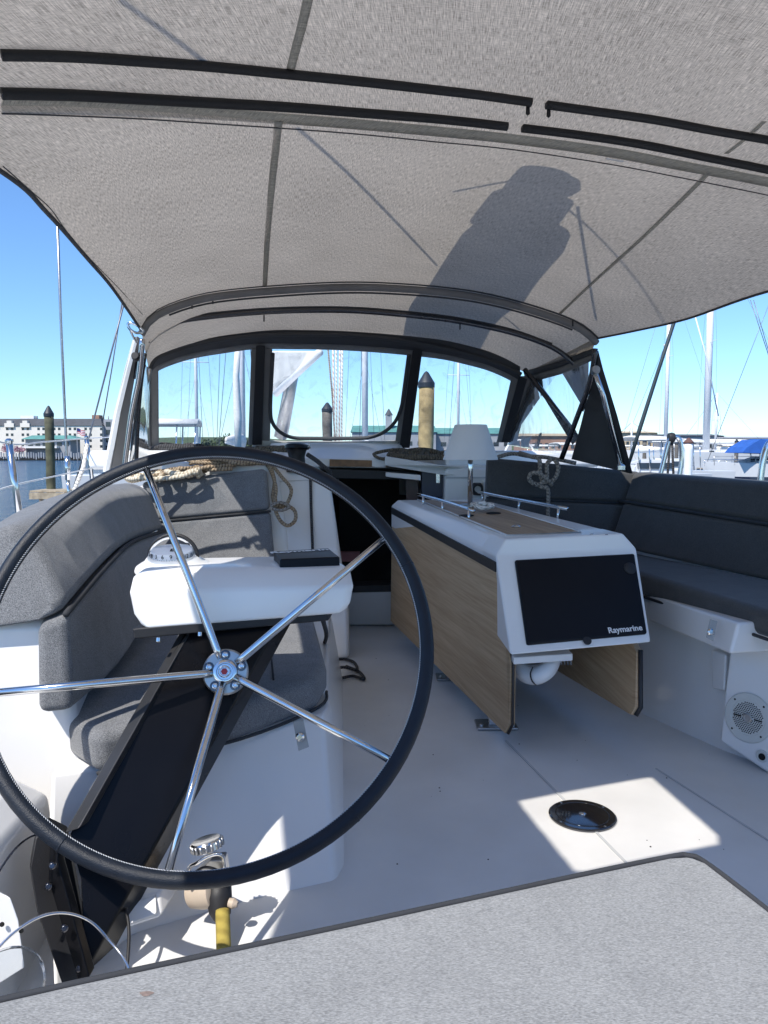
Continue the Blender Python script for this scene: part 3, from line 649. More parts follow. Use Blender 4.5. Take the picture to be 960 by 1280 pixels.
# forward backrest of the port seat
fb = thing('forward_backrest', 'upright charcoal backrest at the forward end of the left seat, crossed by a shadow', 'cushion', U(270, 640, 4.1))
tl, tr, br, bl = U(176, 603, 4.16), U(334, 586, 4.22), U(344, 700, 4.10), U(214, 712, 4.02)
ml, mr_ = tl.lerp(bl, .46), tr.lerp(br, .47)
off = V((-.02, .09, 0))
def pad(name, q, off, m, parent, bev=.02):
    return prism(name, q, off, m, parent, bevel=bev, seg=5)
pad('upper_pad', [tl, tr, mr_ + V((0, 0, .006)), ml + V((0, 0, .006))], off, cush, fb, .028)
pad('lower_pad', [ml - V((0, 0, .006)), mr_ - V((0, 0, .006)), br, bl], off, cush, fb, .022)
# port seat cushion
zt = .44
sc = thing('port_seat_cushion', 'charcoal seat cushion on the white base behind the pedestal', 'cushion', G(250, 860, .36))
q = [G(76, 893, zt), G(120, 918, zt), G(300, 880, zt), G(398, 845, zt), G(408, 828, zt), G(392, 770, zt), G(180, 712, zt), G(110, 770, zt)]
prism('padding', q, (0, 0, -.105), cush, sc, bevel=.03, seg=5)
qb = [p + V((0, 0, -.098)) for p in q[1:5]]
tube('piping', [p + (V((0, -.002, 0))) for p in qb], .005, piping, sc, smooth_n=5)
tube('seam', [G(337, 800, zt + .001), G(342, 850, zt + .001)], .003, piping, sc)
# starboard cushions
ss = thing('starboard_seat_cushion', 'long charcoal seat cushion, coloured darker for shade, along the right side bench', 'cushion', U(880, 740, 3.5))
A1 = [Us(806, 746, 4.02), Us(802, 716, 4.06), Us(790, 690, 4.95), Us(792, 720, 4.95)]
A2 = [Us(960, 799, 3.0), Us(960, 764, 3.02), Us(962, 724, 3.86), Us(962, 760, 3.86)]
A3 = [A2[i] + (A2[i] - A1[i]) * .95 for i in range(4)]
A0 = [A1[i] + (A1[i] - A2[i]) * .9 for i in range(4)]
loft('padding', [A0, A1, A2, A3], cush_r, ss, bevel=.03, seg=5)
tube('piping', [A1[0] + V((-.004, 0, 0)), A2[0] + V((-.004, 0, 0)), A3[0] + V((-.004, 0, 0))], .006, piping, ss)
sbk = thing('starboard_bench_cushion', 'long charcoal backrest, coloured darker for shade, along the right side bench', 'cushion', U(880, 640, 4.4))
def ext(a, b, k): return b + (b - a) * k
t1, t2 = Us(790, 590, 5.25), Us(962, 603, 3.98); m1, m2 = Us(778, 627, 5.15), Us(962, 656, 3.93); b1, b2 = Us(760, 682, 5.0), Us(962, 727, 3.84)
t3, m3, b3 = ext(t1, t2, .9), ext(m1, m2, .9), ext(b1, b2, .9); of = V((.12, .03, 0)); g_ = V((0, 0, .005))
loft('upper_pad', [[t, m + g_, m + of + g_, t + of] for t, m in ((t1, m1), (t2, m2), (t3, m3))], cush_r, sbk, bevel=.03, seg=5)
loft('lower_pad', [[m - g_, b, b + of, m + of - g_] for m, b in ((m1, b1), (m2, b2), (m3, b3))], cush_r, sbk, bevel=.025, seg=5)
_m1, _m2, _m3 = m1, m2, m3
sfw = thing('starboard_forward_backrest', 'charcoal backrest, coloured darker for shade, across the forward end of the right bench', 'cushion', U(700, 620, 5.3))
t1, t2 = Us(610, 572, 5.22), Us(802, 590, 5.24); m1, m2 = Us(608, 622, 5.2), Us(794, 630, 5.22); b1, b2 = Us(606, 690, 5.12), Us(780, 692, 5.1); of = V((0, .10, 0))
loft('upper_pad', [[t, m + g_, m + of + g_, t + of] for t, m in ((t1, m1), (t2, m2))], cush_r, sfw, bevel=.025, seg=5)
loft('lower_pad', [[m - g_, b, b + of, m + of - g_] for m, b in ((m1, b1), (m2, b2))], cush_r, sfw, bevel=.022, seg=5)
for (a_, b_, pr_) in ((ml, mr_, fb), (m1 + V((0, .004, 0)), m2 + V((0, .004, 0)), sfw)):
    tube('seam', [a_ + V((0, .004, 0)), b_ + V((0, .004, 0))], .007, piping, pr_, res=6)
tube('seam', [_m1 + (_m1 - _m2) * .03 + V((.004, .004, 0)), _m1 + V((.004, .004, 0)), _m2 + V((.006, .004, 0)), _m3 + V((.006, .004, 0))], .010, piping, sbk, res=6)
tube('seam', [p + V((-.006, .0, 0)) for p in [x[1].lerp(x[0], .03) for x in seclerp([s0, s1, s2, s3])]], .009, piping, pb, res=6)
# foreground helm seat cushion
zt = .55
fc = thing('helm_seat_cushion', 'grey melange cushion, coloured lighter for sun, with dark piping filling the foreground', 'cushion', (.2, .6, .5))
e = [G(-60, 1262, zt), G(100, 1226, zt), G(430, 1156, zt), G(700, 1098, zt), G(835, 1070, zt), G(862, 1068, zt), G(884, 1077, zt), G(960, 1135, zt), G(1100, 1250, zt)]
ee = e + [V((1.25, .2, zt)), V((1.2, -.6, zt)), V((-.7, -.6, zt))]
prism('padding', ee, (0, 0, -.09), cush_f, fc, bevel=.010, seg=3)
tube('piping', [p + V((0, .003, -.004)) for p in e], .0042, piping, fc, smooth_n=8)
stain = G(183, 1242, zt + .0006)
mesh('stain', [stain + V((math.cos(t) * .007 * (1 + .3 * math.sin(3 * t)), math.sin(t) * .004, 0)) for t in [2 * PI * k / 14 for k in range(14)]], [tuple(range(14))], mat('stain_brown', (.20, .15, .13), .9, vary=.3, vs=200), fc)

# ================================================================== COCKPIT TABLE
tb = thing('cockpit_table', 'white cockpit table with folded teak leaves and a covered chart display on its end', 'table', G(660, 915))
Y1, Y2 = 2.95, 4.5
TL, TR = U(632, 674, Y1), U(779, 667, 3.0); FL, FR = U(497, 625, Y2), U(600, 624, Y2 + .05)
BL, BR = U(638, 819, 2.72), U(814, 803, 2.76)
SL, SFL = U(620, 694, Y1 - .01), U(489, 632, Y2 - .02)            # outer left shoulder
SR, SFR = U(796, 686, 3.0), U(606, 628, Y2 + .05)
# body: front face frame lofted back to the far end
_n = (SR - SL).cross(BL - SL).normalized(); _r = ray(814, 803); BR = V((0, 0, EYE)) + _r * ((SL - V((0, 0, EYE))).dot(_n) / _r.dot(_n))
front = [TL, TR, SR, BR, BL, SL]
dn = V((0, 0, -.13))
far = [FL, FR, SFR, SFR + dn, SFL + dn, SFL]
f2 = mid(front, far, .03)
f2[3] = SR.lerp(SFR, .03) + V((0, 0, -.20)); f2[4] = SL.lerp(SFL, .03) + V((0, 0, -.20))
# f2 is where the console head ends and the slimmer beam begins
head_back = [front[0].lerp(far[0], .10), front[1].lerp(far[1], .10), front[2].lerp(far[2], .10), BR + V((-.02, .30, .02)), BL + V((-.02, .30, .02)), front[5].lerp(far[5], .10)]
mesh('display_head', front + head_back, [(0, 1, 2, 5), (5, 2, 3, 4), (6, 7, 1, 0), (7, 8, 2, 1), (8, 9, 3, 2), (9, 10, 4, 3), (10, 11, 5, 4), (11, 6, 0, 5), (11, 10, 9, 8, 7, 6)], gel, tb, bevel=.008, seg=4)
beam_a = [p.lerp(q_, .085) + V((0, 0, -.001)) for p, q_ in zip(front, far)]
beam_a[3] = SR.lerp(SFR, .085) + V((0, 0, -.14)); beam_a[4] = SL.lerp(SFL, .085) + V((0, 0, -.14))
loft('table_beam', [beam_a, far], gel, tb, bevel=.010, seg=4)
def plane_at(px, py, o, n):
    r = ray(px, py); return V((0, 0, EYE)) + r * ((o - V((0, 0, EYE))).dot(n) / r.dot(n))
up3 = (TR - TL).cross(FL - TL).normalized()
if up3.z < 0: up3 = -up3
inl = [U(519, 623.5, 4.42), U(606, 628, 4.48), U(728, 666, 3.12), U(633, 670, 3.08)]
def on_top(px, py, lift=.0):   # where a sight line meets the table top plane
    r = ray(px, py); n = up3; t = (TL - V((0, 0, EYE))).dot(n) / r.dot(n); return V((0, 0, EYE)) + r * t + n * lift
inl = [on_top(522, 625), on_top(602, 629), on_top(726, 666), on_top(634, 670)]
o_ = prism('teak_inlay', [p + up3 * .004 for p in inl], -up3 * .004 - up3 * .002, teak_top, tb); planar_uv(o_, FL - TL, TR - TL)
tube('inlay_edge', [p + up3 * .003 for p in (inl[1], inl[2], inl[3], inl[0])], .004, white, tb, res=6)
for px, py in ((583, 646), (617, 643)):
    c_ = on_top(px, py, .0045); lathe('cup_holder', [(.036, 0), (.036, .003), (.033, .0032), (.033, .0005)], c_, up3, hole, tb, 28)
lathe('latch', [(.020, 0), (.020, .003), (.010, .007), (.004, .008)], on_top(645, 660, .005), up3, steel, tb, 20)
for px, py in ((740, 668), (758, 669)): lathe('deck_fitting', [(.006, 0), (.006, .003)], on_top(px, py, .001), up3, steel, tb, 12)
# display cover
fn = (TR - TL).cross(BL - TL).normalized()
if fn.y > 0: fn = -fn
def on_face(px, py, lift=.0):
    r = ray(px, py); c0 = SL.lerp(SR, .5); t = (c0 - V((0, 0, EYE))).dot(fnp) / r.dot(fnp); return V((0, 0, EYE)) + r * t + fnp * lift
fnp = (SR - SL).cross(BL - SL).normalized()
if fnp.y > 0: fnp = -fnp
dq = [on_face(643, 701), on_face(792, 693), on_face(808, 793), on_face(658, 807)]
dc = prism('display_cover', [p + fnp * .012 for p in dq], -fnp * .02, cover, tb, bevel=.008, seg=3)
fr = (dq[1] - dq[0]).normalized(); fu = (dq[0] - dq[3]).normalized()
text('lettering', 'Raymarine', .031, on_face(780, 788, .0125), (dq[2] - dq[3]).normalized(), fu, flag_w, dc, .0004, .0006, 1.0)
lathe('cover_knob', [(.024, 0), (.024, .005), (.018, .008)], on_face(786, 712, .010), fnp, blackm, dc, 24)
lathe('thumb_notch', [(.016, 0), (.016, .003)], on_face(733, 802, .009), fnp, blackm, dc, 24)
# leaves
tl_, tr_ = U(490, 641, 4.47), U(619, 711, 2.935)
ll = [tl_, tr_, U(632, 800, 2.86), U(638, 830, 2.85), U(637, 905, 2.83), U(631, 917, 2.83), U(488, 776, 4.45)]
lo_ = prism('leaf', ll, (.022, .006, 0), teak_m, tb, bevel=.002); planar_uv(lo_, tl_ - tr_, V((0, 0, 1)))
tube('leaf_edge', [p + V((.011, -.003, 0)) for p in (U(619, 712, 2.935), U(632, 800, 2.86), U(638, 830, 2.85), U(637, 905, 2.83), U(631, 917, 2.83))], .006, mat('leaf_edge_dark', (.03, .025, .022), .5), tb, res=6)
prism('hinge_gap', [p + V((-.004, 0, 0)) for p in (U(490, 634, 4.465), U(619, 703, 2.93), U(620, 715, 2.93), U(490, 642, 4.465))], (.02, 0, 0), blackm, tb)
dx = U(803, 700, 2.84) - U(637, 700, 2.84)
rl = [U(602, 650, 4.55), U(790, 790, 2.95), U(803, 815, 2.84), U(802, 884, 2.81), U(796, 894, 2.81), U(600, 778, 4.5)]
ro = prism('leaf', rl, (-.022, .004, 0), teak_m, tb, bevel=.002); planar_uv(ro, rl[0] - rl[1], V((0, 0, 1)))
tube('leaf_edge', [p + V((-.008, -.004, 0)) for p in (U(803, 812, 2.84), U(803, 884, 2.81), U(797, 894, 2.81))], .009, mat('leaf_edge_black', (.02, .02, .022), .5), tb, res=6)
# rails
def rail(pts, posts, name='rail'):
    r_ = tube(name, [U(*p) for p in pts], .0085, steel, tb, res=12, smooth_n=4)
    for a_, b_ in posts: tube('rail_post', [U(*a_), U(*b_)], .006, steel, r_, res=10)
rail([(523, 618, 4.3), (556, 627, 3.95), (592, 639, 3.55)], [((529, 620, 4.22), (529, 636, 4.22)), ((553, 627, 3.97), (553, 644, 3.97)), ((586, 638, 3.6), (586, 657, 3.6))])
rail([(598, 615, 4.45), (650, 625, 3.95), (709, 636, 3.5)], [((649, 626, 3.96), (648, 640, 3.96)), ((698, 636, 3.56), (697, 652, 3.56)), ((603, 617, 4.4), (603, 628, 4.4))])
# legs with foot plates
for (px, py, w) in ((620, 908, 1), (566, 848, 1)):
    c_ = G(px, py, 0); s_ = .62
    lg = prism('leg', [c_ + V((x, y, .01)) for x, y in ((-.035, -.03), (.035, -.03), (.035, .03), (-.035, .03))], (0, 0, .52), steel, tb, bevel=.008)
    ft = prism('foot_plate', [c_ + V((x, y, .002)) for x, y in ((-.085, -.055), (.085, -.055), (.085, .055), (-.085, .055))], (0, 0, .012), steel_dull, lg, bevel=.006)
    for sx_ in (-.065, .065): lathe('foot_bolt', [(.008, 0), (.008, .008), (.004, .010)], c_ + V((sx_, -.035, .014)), (0, 0, 1), steel, ft if False else lg, 12)
# underside: tray, white elbow hose and clamp
prism('under_tray', [U(642, 822, 2.80), U(716, 817, 2.86), U(716, 826, 2.86), U(642, 831, 2.80)], (0, .35, 0), white, tb, bevel=.004)
hs = tube('elbow_hose', [U(650, 815, 3.02), U(648, 830, 2.98), U(656, 842, 2.93), U(670, 845, 2.90), U(683, 838, 2.90), U(690, 825, 2.95), U(692, 812, 3.0)], .034, white, tb, res=18, smooth_n=5)
for px, py, ax_ in ((655, 838, (.5, 0, -.8)), (672, 846, (1, 0, 0))):
    pass
tube('hose_band', [U(666, 834, 2.885) , U(663, 842, 2.868), U(665, 851, 2.868), U(670, 856, 2.885)], .003, blackm, tb, res=6, smooth_n=4)
tube('hose_band', [U(686, 819, 2.88), U(680, 827, 2.872), U(668, 830, 2.872), U(655, 829, 2.89)], .003, blackm, tb, res=6, smooth_n=4)
tubes('hose_clamp', [([U(x, 817, 2.95), U(x + 1, 831, 2.95)], .0035) for x in (701, 705, 709, 713)], steel, tb)

# lamp on the table
lc = on_top(592, 634)
lamp = thing('table_lamp', 'table lamp with pale conical shade and steel stem on the cockpit table', 'lamp', lc)
st_top = U(587, 552, lc.y)
shade_b = U(588, 575, lc.y); shade_t = U(585, 531, lc.y); H = shade_t.z - shade_b.z
sv, sf_ = [], []
c_ = shade_b; res = 48
vs_, fs_ = [], []
prof = [(.140, .004), (.142, .0), (.144, .003), (.0835, H), (.081, H), (.081, H - .002)]
for r_, h_ in prof:
    for k in range(res):
        t = 2 * PI * k / res; vs_.append(c_ + V((r_ * math.cos(t), r_ * math.sin(t), h_)))
for i in range(len(prof) - 1):
    for k in range(res): fs_.append((i * res + k, i * res + (k + 1) % res, (i + 1) * res + (k + 1) % res, (i + 1) * res + k))
fs_.append(tuple((len(prof) - 1) * res + k for k in range(res)))
mesh('lamp_shade', vs_, fs_, lamp_m, lamp, smooth=True, bevel=.001)
tube('stem', [V((c_.x, c_.y, lc.z + .01)), V((c_.x, c_.y, c_.z + H * .8))], .013, steel, lamp, res=16)
lathe('lamp_base', [(.055, 0), (.055, .010), (.05, .014), (.015, .016)], V((c_.x, c_.y, lc.z + .002)), (0, 0, 1), steel_dull, lamp, 32)
# pale wrapped line coil beside the lamp foot
def knot(c, R, n, r, seed, flat=.5, tilt=None):
    rnd = random.Random(seed); pts = []
    for k in range(n * 10):
        t = 2 * PI * k / 10; rr = R * (1 + .22 * math.sin(k * .37 + seed) + rnd.uniform(-.06, .06))
        pts.append(V(c) + V((rr * math.cos(t), rr * flat * math.sin(t), r * 1.2 * math.sin(k * .61) + rnd.uniform(0, r * 1.5))))
    return catmull(pts, 3)
cl = on_top(603, 641)
tag(tube('lashing_rope', knot(cl + V((0, 0, .028)), .045, 4, .008, 2, .7), .008, rope_wht, None, res=8), 'small bundle of white cord lying at the foot of the lamp', 'cord')

# ================================================================== BIMINI
A1px = [(176, 412, 3.50), (184, 398, 3.50), (205, 383, 3.50), (250, 368, 3.52), (300, 361, 3.54), (350, 357, 3.56), (400, 354, 3.58), (450, 353, 3.60), (500, 355, 3.64), (550, 359, 3.68), (600, 366, 3.73), (650, 378, 3.79), (700, 394, 3.85), (728, 407, 3.90), (746, 423, 3.94)]
A1c = catmull([U(*p) for p in A1px], 3)
def resample(pts, n):
    L_ = [0]
    for i in range(1, len(pts)): L_.append(L_[-1] + (pts[i] - pts[i - 1]).length)
    out = []; j = 0
    for k in range(n):
        s = L_[-1] * k / (n - 1)
        while j < len(pts) - 2 and L_[j + 1] < s: j += 1
        out.append(pts[j].lerp(pts[j + 1], (s - L_[j]) / max(L_[j + 1] - L_[j], 1e-9)))
    return out
NS = 41
rowF = resample(A1c, NS)
def arch_row(Lp, Rp, rise):
    Lp, Rp = V(Lp), V(Rp); out = []
    for k in range(NS):
        s = 2 * k / (NS - 1) - 1; p = Lp.lerp(Rp, k / (NS - 1)); p.z += rise * (1 - abs(s) ** 2.6); out.append(p)
    return out
Le = [U(142, 362, 2.90), U(110, 324, 2.42), U(60, 267, 1.97), U(0, 213, 1.70)]
Re = [U(800, 412, 3.72), U(860, 398, 3.42), U(960, 364, 2.88), V((1.56, 2.35, 1.70))]
key = [rowF, arch_row(Le[0], Re[0], .20), arch_row(Le[1], Re[1], .215), arch_row(Le[2], Re[2], .23), arch_row(Le[3], Re[3], .235),
       arch_row(V((-.93, 1.2, 1.76)), V((1.62, 1.8, 1.70)), .225), arch_row(V((-1.04, .18, 1.73)), V((1.66, .75, 1.70)), .21)]
rows = [list(r) for r in zip(*[catmull([k_[j] for k_ in key], 8) for j in range(NS)])]
NR = len(rows)
bim = thing('bimini', 'grey canvas bimini sunshade stretched over the cockpit', 'sunshade', rows[20][20])
bn = bim
# clear window panel opening aft (outside the picture) lets the sun patch fall on the floor
w00 = [V((.444, 2.43)), V((.914, 2.58)), V((.985, 2.15)), V((.515, 2.0))]
zb = 1.93
def lift_back(p, z=zb):      # follow the sun ray from a floor point up to the canvas
    k = z / SUN.z; return V((p.x, p.y, 0)) + SUN * k
win = [lift_back(G(648, 1001)), lift_back(G(812, 974)), lift_back(G(906, 1055)), lift_back(G(722, 1090))]
def inside(p, q):
    c = 0
    for i in range(4):
        a, b = q[i], q[(i + 1) % 4]; c += 1 if (b.x - a.x) * (p.y - a.y) - (b.y - a.y) * (p.x - a.x) > 0 else -1
    return abs(c) == 4
fine = []
# refine rows aft part for a clean opening
def bil(ri, cj):
    i = min(int(ri), NR - 2); j = min(int(cj), NS - 2); a, b = ri - i, cj - j
    return rows[i][j].lerp(rows[i][j + 1], b).lerp(rows[i + 1][j].lerp(rows[i + 1][j + 1], b), a)
MR, MC = 1 + (NR - 1) * 2, 1 + (NS - 1) * 2
gr = [[bil(i / 2, j / 2) for j in range(MC)] for i in range(MR)]
vs_ = [p for r in gr for p in r]; fs_ = []
hole_faces = []
# snap nearest grid vertices onto the opening outline by removing faces inside and re-projecting border vertices
def closest_on_quad(p, q):
    best = None
    for i in range(4):
        a, b = q[i], q[(i + 1) % 4]; d = V((b.x - a.x, b.y - a.y)); t = max(0, min(1, (V((p.x - a.x, p.y - a.y)).dot(d)) / d.dot(d)))
        c = V((a.x + d.x * t, a.y + d.y * t)); e_ = (c - V((p.x, p.y))).length
        if best is None or e_ < best[0]: best = (e_, c)
    return best
for i in range(MR - 1):
    for j in range(MC - 1):
        ids = (i * MC + j, i * MC + j + 1, (i + 1) * MC + j + 1, (i + 1) * MC + j)
        c = sum((vs_[k] for k in ids), V((0, 0, 0))) / 4
        (hole_faces if inside(c, win) else fs_).append(ids)
border = set(k for f in hole_faces for k in f) & set(k for f in fs_ for k in f)
for k in border:
    e_, c = closest_on_quad(vs_[k], win); vs_[k].x, vs_[k].y = c.x, c.y
uv_ = []
for i in range(MR):
    for j in range(MC):
        p = gr[i][j]; uv_.append((j * .034, i * .03))
mesh('canvas_panel', vs_, fs_, can, bim, smooth=True, uvs=uv_)
if hole_faces: mesh('clear_window', vs_, [], vin, bim) if False else None
uw = sorted(set(k for f in hole_faces for k in f)); mp_ = {k: n for n, k in enumerate(uw)}
mesh('clear_window', [vs_[k].copy() for k in uw], [tuple(mp_[k] for k in f) for f in hole_faces], vinyl('bimini_window', (.86, .84, .80), .01, .1), bim, smooth=True)
# seams and straps on the underside
def under(px, py, drop=.004):
    """where a sight line meets the underside of the canvas"""
    r = ray(px, py); o0 = V((0, 0, EYE)); lo_t, hi_t = .6, 5.5
    best = None
    for i in range(NR - 1):
        for j in range(0, NS - 1):
            a, b, c, d = rows[i][j], rows[i][j + 1], rows[i + 1][j + 1], rows[i + 1][j]
            for tri in ((a, b, c), (a, c, d)):
                h = tri_hit(o0, r, *tri)
                if h is not None and (best is None or h < best): best = h
    if best is None: return None
    p = o0 + r * best; return p - r.normalized() * drop
def tri_hit(o, d, a, b, c):
    e1, e2 = b - a, c - a; h = d.cross(e2); k = e1.dot(h)
    if abs(k) < 1e-9: return None
    s = o - a; u = s.dot(h) / k
    if u < -.001 or u > 1.001: return None
    q = s.cross(e1); v = d.dot(q) / k
    if v < -.001 or u + v > 1.001: return None
    t = e2.dot(q) / k; return t if t > 0 else None
def ribbon(name, pxs, w, m, parent, drop=.005, thick=.0015, n=4, perp=None):
    pts = [under(x, y, drop) for x, y in pxs]; pts = [p for p in pts if p is not None]
    pts = catmull(pts, n); rws = [[], []]
    for i, p in enumerate(pts):
        t = (pts[min(i + 1, len(pts) - 1)] - pts[max(i - 1, 0)]).normalized()
        s = t.cross(V((0, 0, 1))).normalized() * w / 2; rws[0].append(p - s); rws[1].append(p + s)
    return grid(name, rws, m, parent, thick=thick)
def undertube(name, pxs, r, m, parent, drop=.006, n=5):
    pts = [under(x, y, drop + r) for x, y in pxs]; pts = [p for p in pts if p is not None]
    return tube(name, pts, r, m, parent, res=8, smooth_n=n)
zl1 = [(2, 69), (90, 71), (180, 77), (270, 84), (360, 93), (450, 102), (540, 112), (600, 119), (664, 128)]
zr1 = [(683, 131), (750, 140), (820, 150), (890, 163), (955, 174), (1010, 184)]
zl2 = [(2, 117), (90, 119), (180, 124), (270, 129), (360, 134), (450, 141), (540, 148), (590, 153), (634, 158)]
zr2 = [(653, 160), (720, 168), (800, 180), (880, 196), (955, 211), (1010, 223)]
for pl in (zl1, zr1):
    z_ = undertube('zip', pl, .0105, zipm, bim)
for pl in (zl2, zr2):
    z_ = undertube('zip', pl, .0115, zipm, bim)
    undertube('zip_teeth', [(x, y + 1.5) for x, y in pl], .003, darktube, z_, .022)
# band of doubled canvas between and below the zips
band = ribbon('double_band', [(2, 130), (90, 131), (180, 136), (270, 142), (360, 149), (450, 156), (540, 164), (640, 174), (760, 190), (850, 207), (940, 224), (1005, 238)], .058, can_strip, bim, .004, .001)
undertube('band_stitch', [(2, 142), (90, 145), (180, 149), (270, 155), (360, 161), (450, 168), (540, 177), (640, 187), (760, 205), (850, 222), (940, 240), (1005, 254)], .0016, can_dark, bim, .004)
for px, py in ((660, 130), (686, 133)):
    p = under(px, py, .02); pu = prism('zip_pull', [p + V((x, 0, z)) for x, z in ((-.004, 0), (.004, 0), (.005, -.022), (0, -.026), (-.005, -.022))], (0, .002, 0), blackm, bim)
ribbon('seam_strip', [(388, -14), (378, 30), (370, 60), (363, 88)], .018, can_strip, bim, .003, .001)
ribbon('seam_strip', [(348, 152), (343, 200), (338, 250), (334, 300), (331, 358)], .020, can_strip, bim, .003, .001)
ribbon('seam_strip', [(888, 214), (850, 252), (800, 300), (750, 345), (700, 392)], .016, can_strip, bim, .003, .001)
ribbon('seam_strip', [(955, 152), (930, 175), (908, 192)], .012, can_strip, bim, .003, .001)
undertube('edge_stitch', [(4, 208), (40, 240), (64, 262), (84, 290), (115, 326), (150, 362), (178, 393)], .0013, can_dark, bim, .003)
tube('edge_piping', [r[0] for r in rows], .006, can_dark, bim, res=8)
tube('edge_piping', [r[-1] for r in rows], .006, can_dark, bim, res=8)
tube('edge_piping', [p + V((0, .0, 0)) for p in gr[-1]], .008, can_dark, bim, res=8)
lbl = under(768, 200, .004)
ribbon('care_label', [(758, 198), (779, 202)], .010, offwhite, bim, .006, .001)

# ================================================================== DODGER
dod = thing('dodger', 'grey spray hood with clear windows over the companionway', 'spray hood', U(420, 560, 5.0))
A3px = [(186, 462, 4.45), (192, 448, 4.48), (212, 438, 4.52), (255, 425, 4.65), (300, 419, 4.75), (350, 416, 4.85), (400, 415, 4.90), (450, 417, 4.93), (500, 422, 4.96), (550, 430, 4.97), (600, 443, 4.96), (630, 453, 4.93), (657, 466, 4.88)]
rowB = resample(catmull([U(*p) for p in A3px], 3), NS)
def liftrow(r, k):
    return [p + V((0, 0, k)) for p in r]
mid1 = [a.lerp(b, .5) + V((0, 0, .045 * (1 - abs(2 * j / (NS - 1) - 1) ** 3))) for j, (a, b) in enumerate(zip(rowF, rowB))]
drows = [list(r) for r in zip(*[catmull([a + V((0, 0, .006)), b, c], 5) for a, b, c in zip(rowF, mid1, rowB)])]
grid('canvas_top', drows, can2, dod)
edge_r = resample([r_[-1] for r_ in drows], 9)
grid('canvas_side', [edge_r, resample([U(741, 436, 4.02), U(700, 452, 4.43), U(655, 464, 4.87)], 9)], can2, dod, thick=.002)
# arch 1: canvas sleeve over the bow, with black edge and underline
tube('bow_sleeve', [p + V((0, 0, -.022)) for p in rowF], .017, can_grey, dod, res=12)
tube('sleeve_piping', [p + V((0, -.012, .002)) for p in rowF], .0065, can_dark, dod, res=6)
tube('sleeve_piping', [p + V((0, .004, -.046)) for p in rowF[3:-3]], .0045, can_dark, dod, res=6)
# stainless bows beneath the canvas
arch2 = [(170, 474, 4.02), (176, 440, 4.02), (192, 414, 4.03), (222, 402, 4.05), (270, 395, 4.08), (330, 390, 4.12), (390, 388, 4.15), (450, 389, 4.18), (520, 395, 4.22), (575, 402, 4.25), (640, 416, 4.28), (690, 434, 4.28), (718, 455, 4.26), (738, 478, 4.24)]
tube('bow_tube', [U(*p) for p in arch2], .014, darktube, dod, res=12, smooth_n=5)
tube('bow_piping', [U(x, y - 4, Y) for x, y, Y in arch2[2:-2]], .006, can_dark, dod, res=6, smooth_n=5)
arch3 = [(186, 468, 4.40), (194, 450, 4.43), (216, 440, 4.47), (262, 427, 4.6), (320, 420, 4.7), (380, 418, 4.78), (450, 420, 4.82), (520, 428, 4.84), (580, 441, 4.84), (625, 455, 4.82), (652, 468, 4.8)]
tube('bow_piping', [U(*p) for p in arch3], .012, can_dark, dod, res=8, smooth_n=5)
# black and grey frame band above the windows
def DY(px, py):
    t = (py - 435) / 115; return 4.93 + .45 * t - .35 * ((px - 455) / 240) ** 2
def P(px, py, d=0): return U(px, py, DY(px, py) + d)
topc = [(186, 466), (196, 455), (216, 446), (244, 438), (280, 432), (319, 427), (369, 427), (420, 428), (470, 431), (514, 435), (555, 440), (590, 448), (611, 454), (632, 463), (650, 473)]
def pband(name, top, bot, m, d=0, thick=.012, sm=4):
    a_ = catmull([P(x, y, d) for x, y in top], sm); b_ = catmull([P(x, y, d) for x, y in bot], sm)
    return grid(name, [a_, b_], m, dod, thick=thick)
pband('window_band', [(x, y - 14) for x, y in topc], [(x, y + 2) for x, y in topc], can_dark)
pband('window_band', [(x, y + 1) for x, y in topc], [(x, y + 9) for x, y in topc], can_grey, .012)
def pillar(name, tA, tB, bB, bA, m, d=-.02, off=.02):
    prism(name, [P(*tA, d), P(*tB, d), P(*bB, d), P(*bA, d)], (0, off, 0), m, dod, bevel=.003)
pillar('window_pillar', (320, 432), (331, 432), (327, 556), (315, 556), blackm, -.03)
pillar('window_pillar', (314, 436), (340, 436), (337, 556), (310, 556), can_grey, 0)
pillar('window_pillar', (516, 438), (528, 438), (512, 560), (499, 560), blackm, -.03)
pillar('window_pillar', (509, 440), (516.5, 440), (500, 560), (493, 560), can_grey, 0)
pillar('window_pillar', (649, 470), (659, 474), (637, 553), (627, 553), blackm, -.03)
pillar('window_pillar', (640, 470), (668, 470), (646, 553), (621, 553), can_grey, 0)
pillar('window_pillar', (181, 462), (187, 455), (189, 575), (183, 575), can_dark, -.03)
pillar('window_pillar', (180, 462), (197, 455), (198, 575), (181, 575), can_grey, 0)
# black bead round the opening centre window
cw = [(341, 442), (339, 480), (338, 515), (341, 529), (350, 540), (366, 547), (390, 548), (430, 548), (460, 547), (480, 540), (494, 527), (502, 508), (507, 480), (511, 444)]
bead = tube('window_bead', [P(x, y, -.012) for x, y in cw], .013, can_dark, dod, res=8, smooth_n=5)
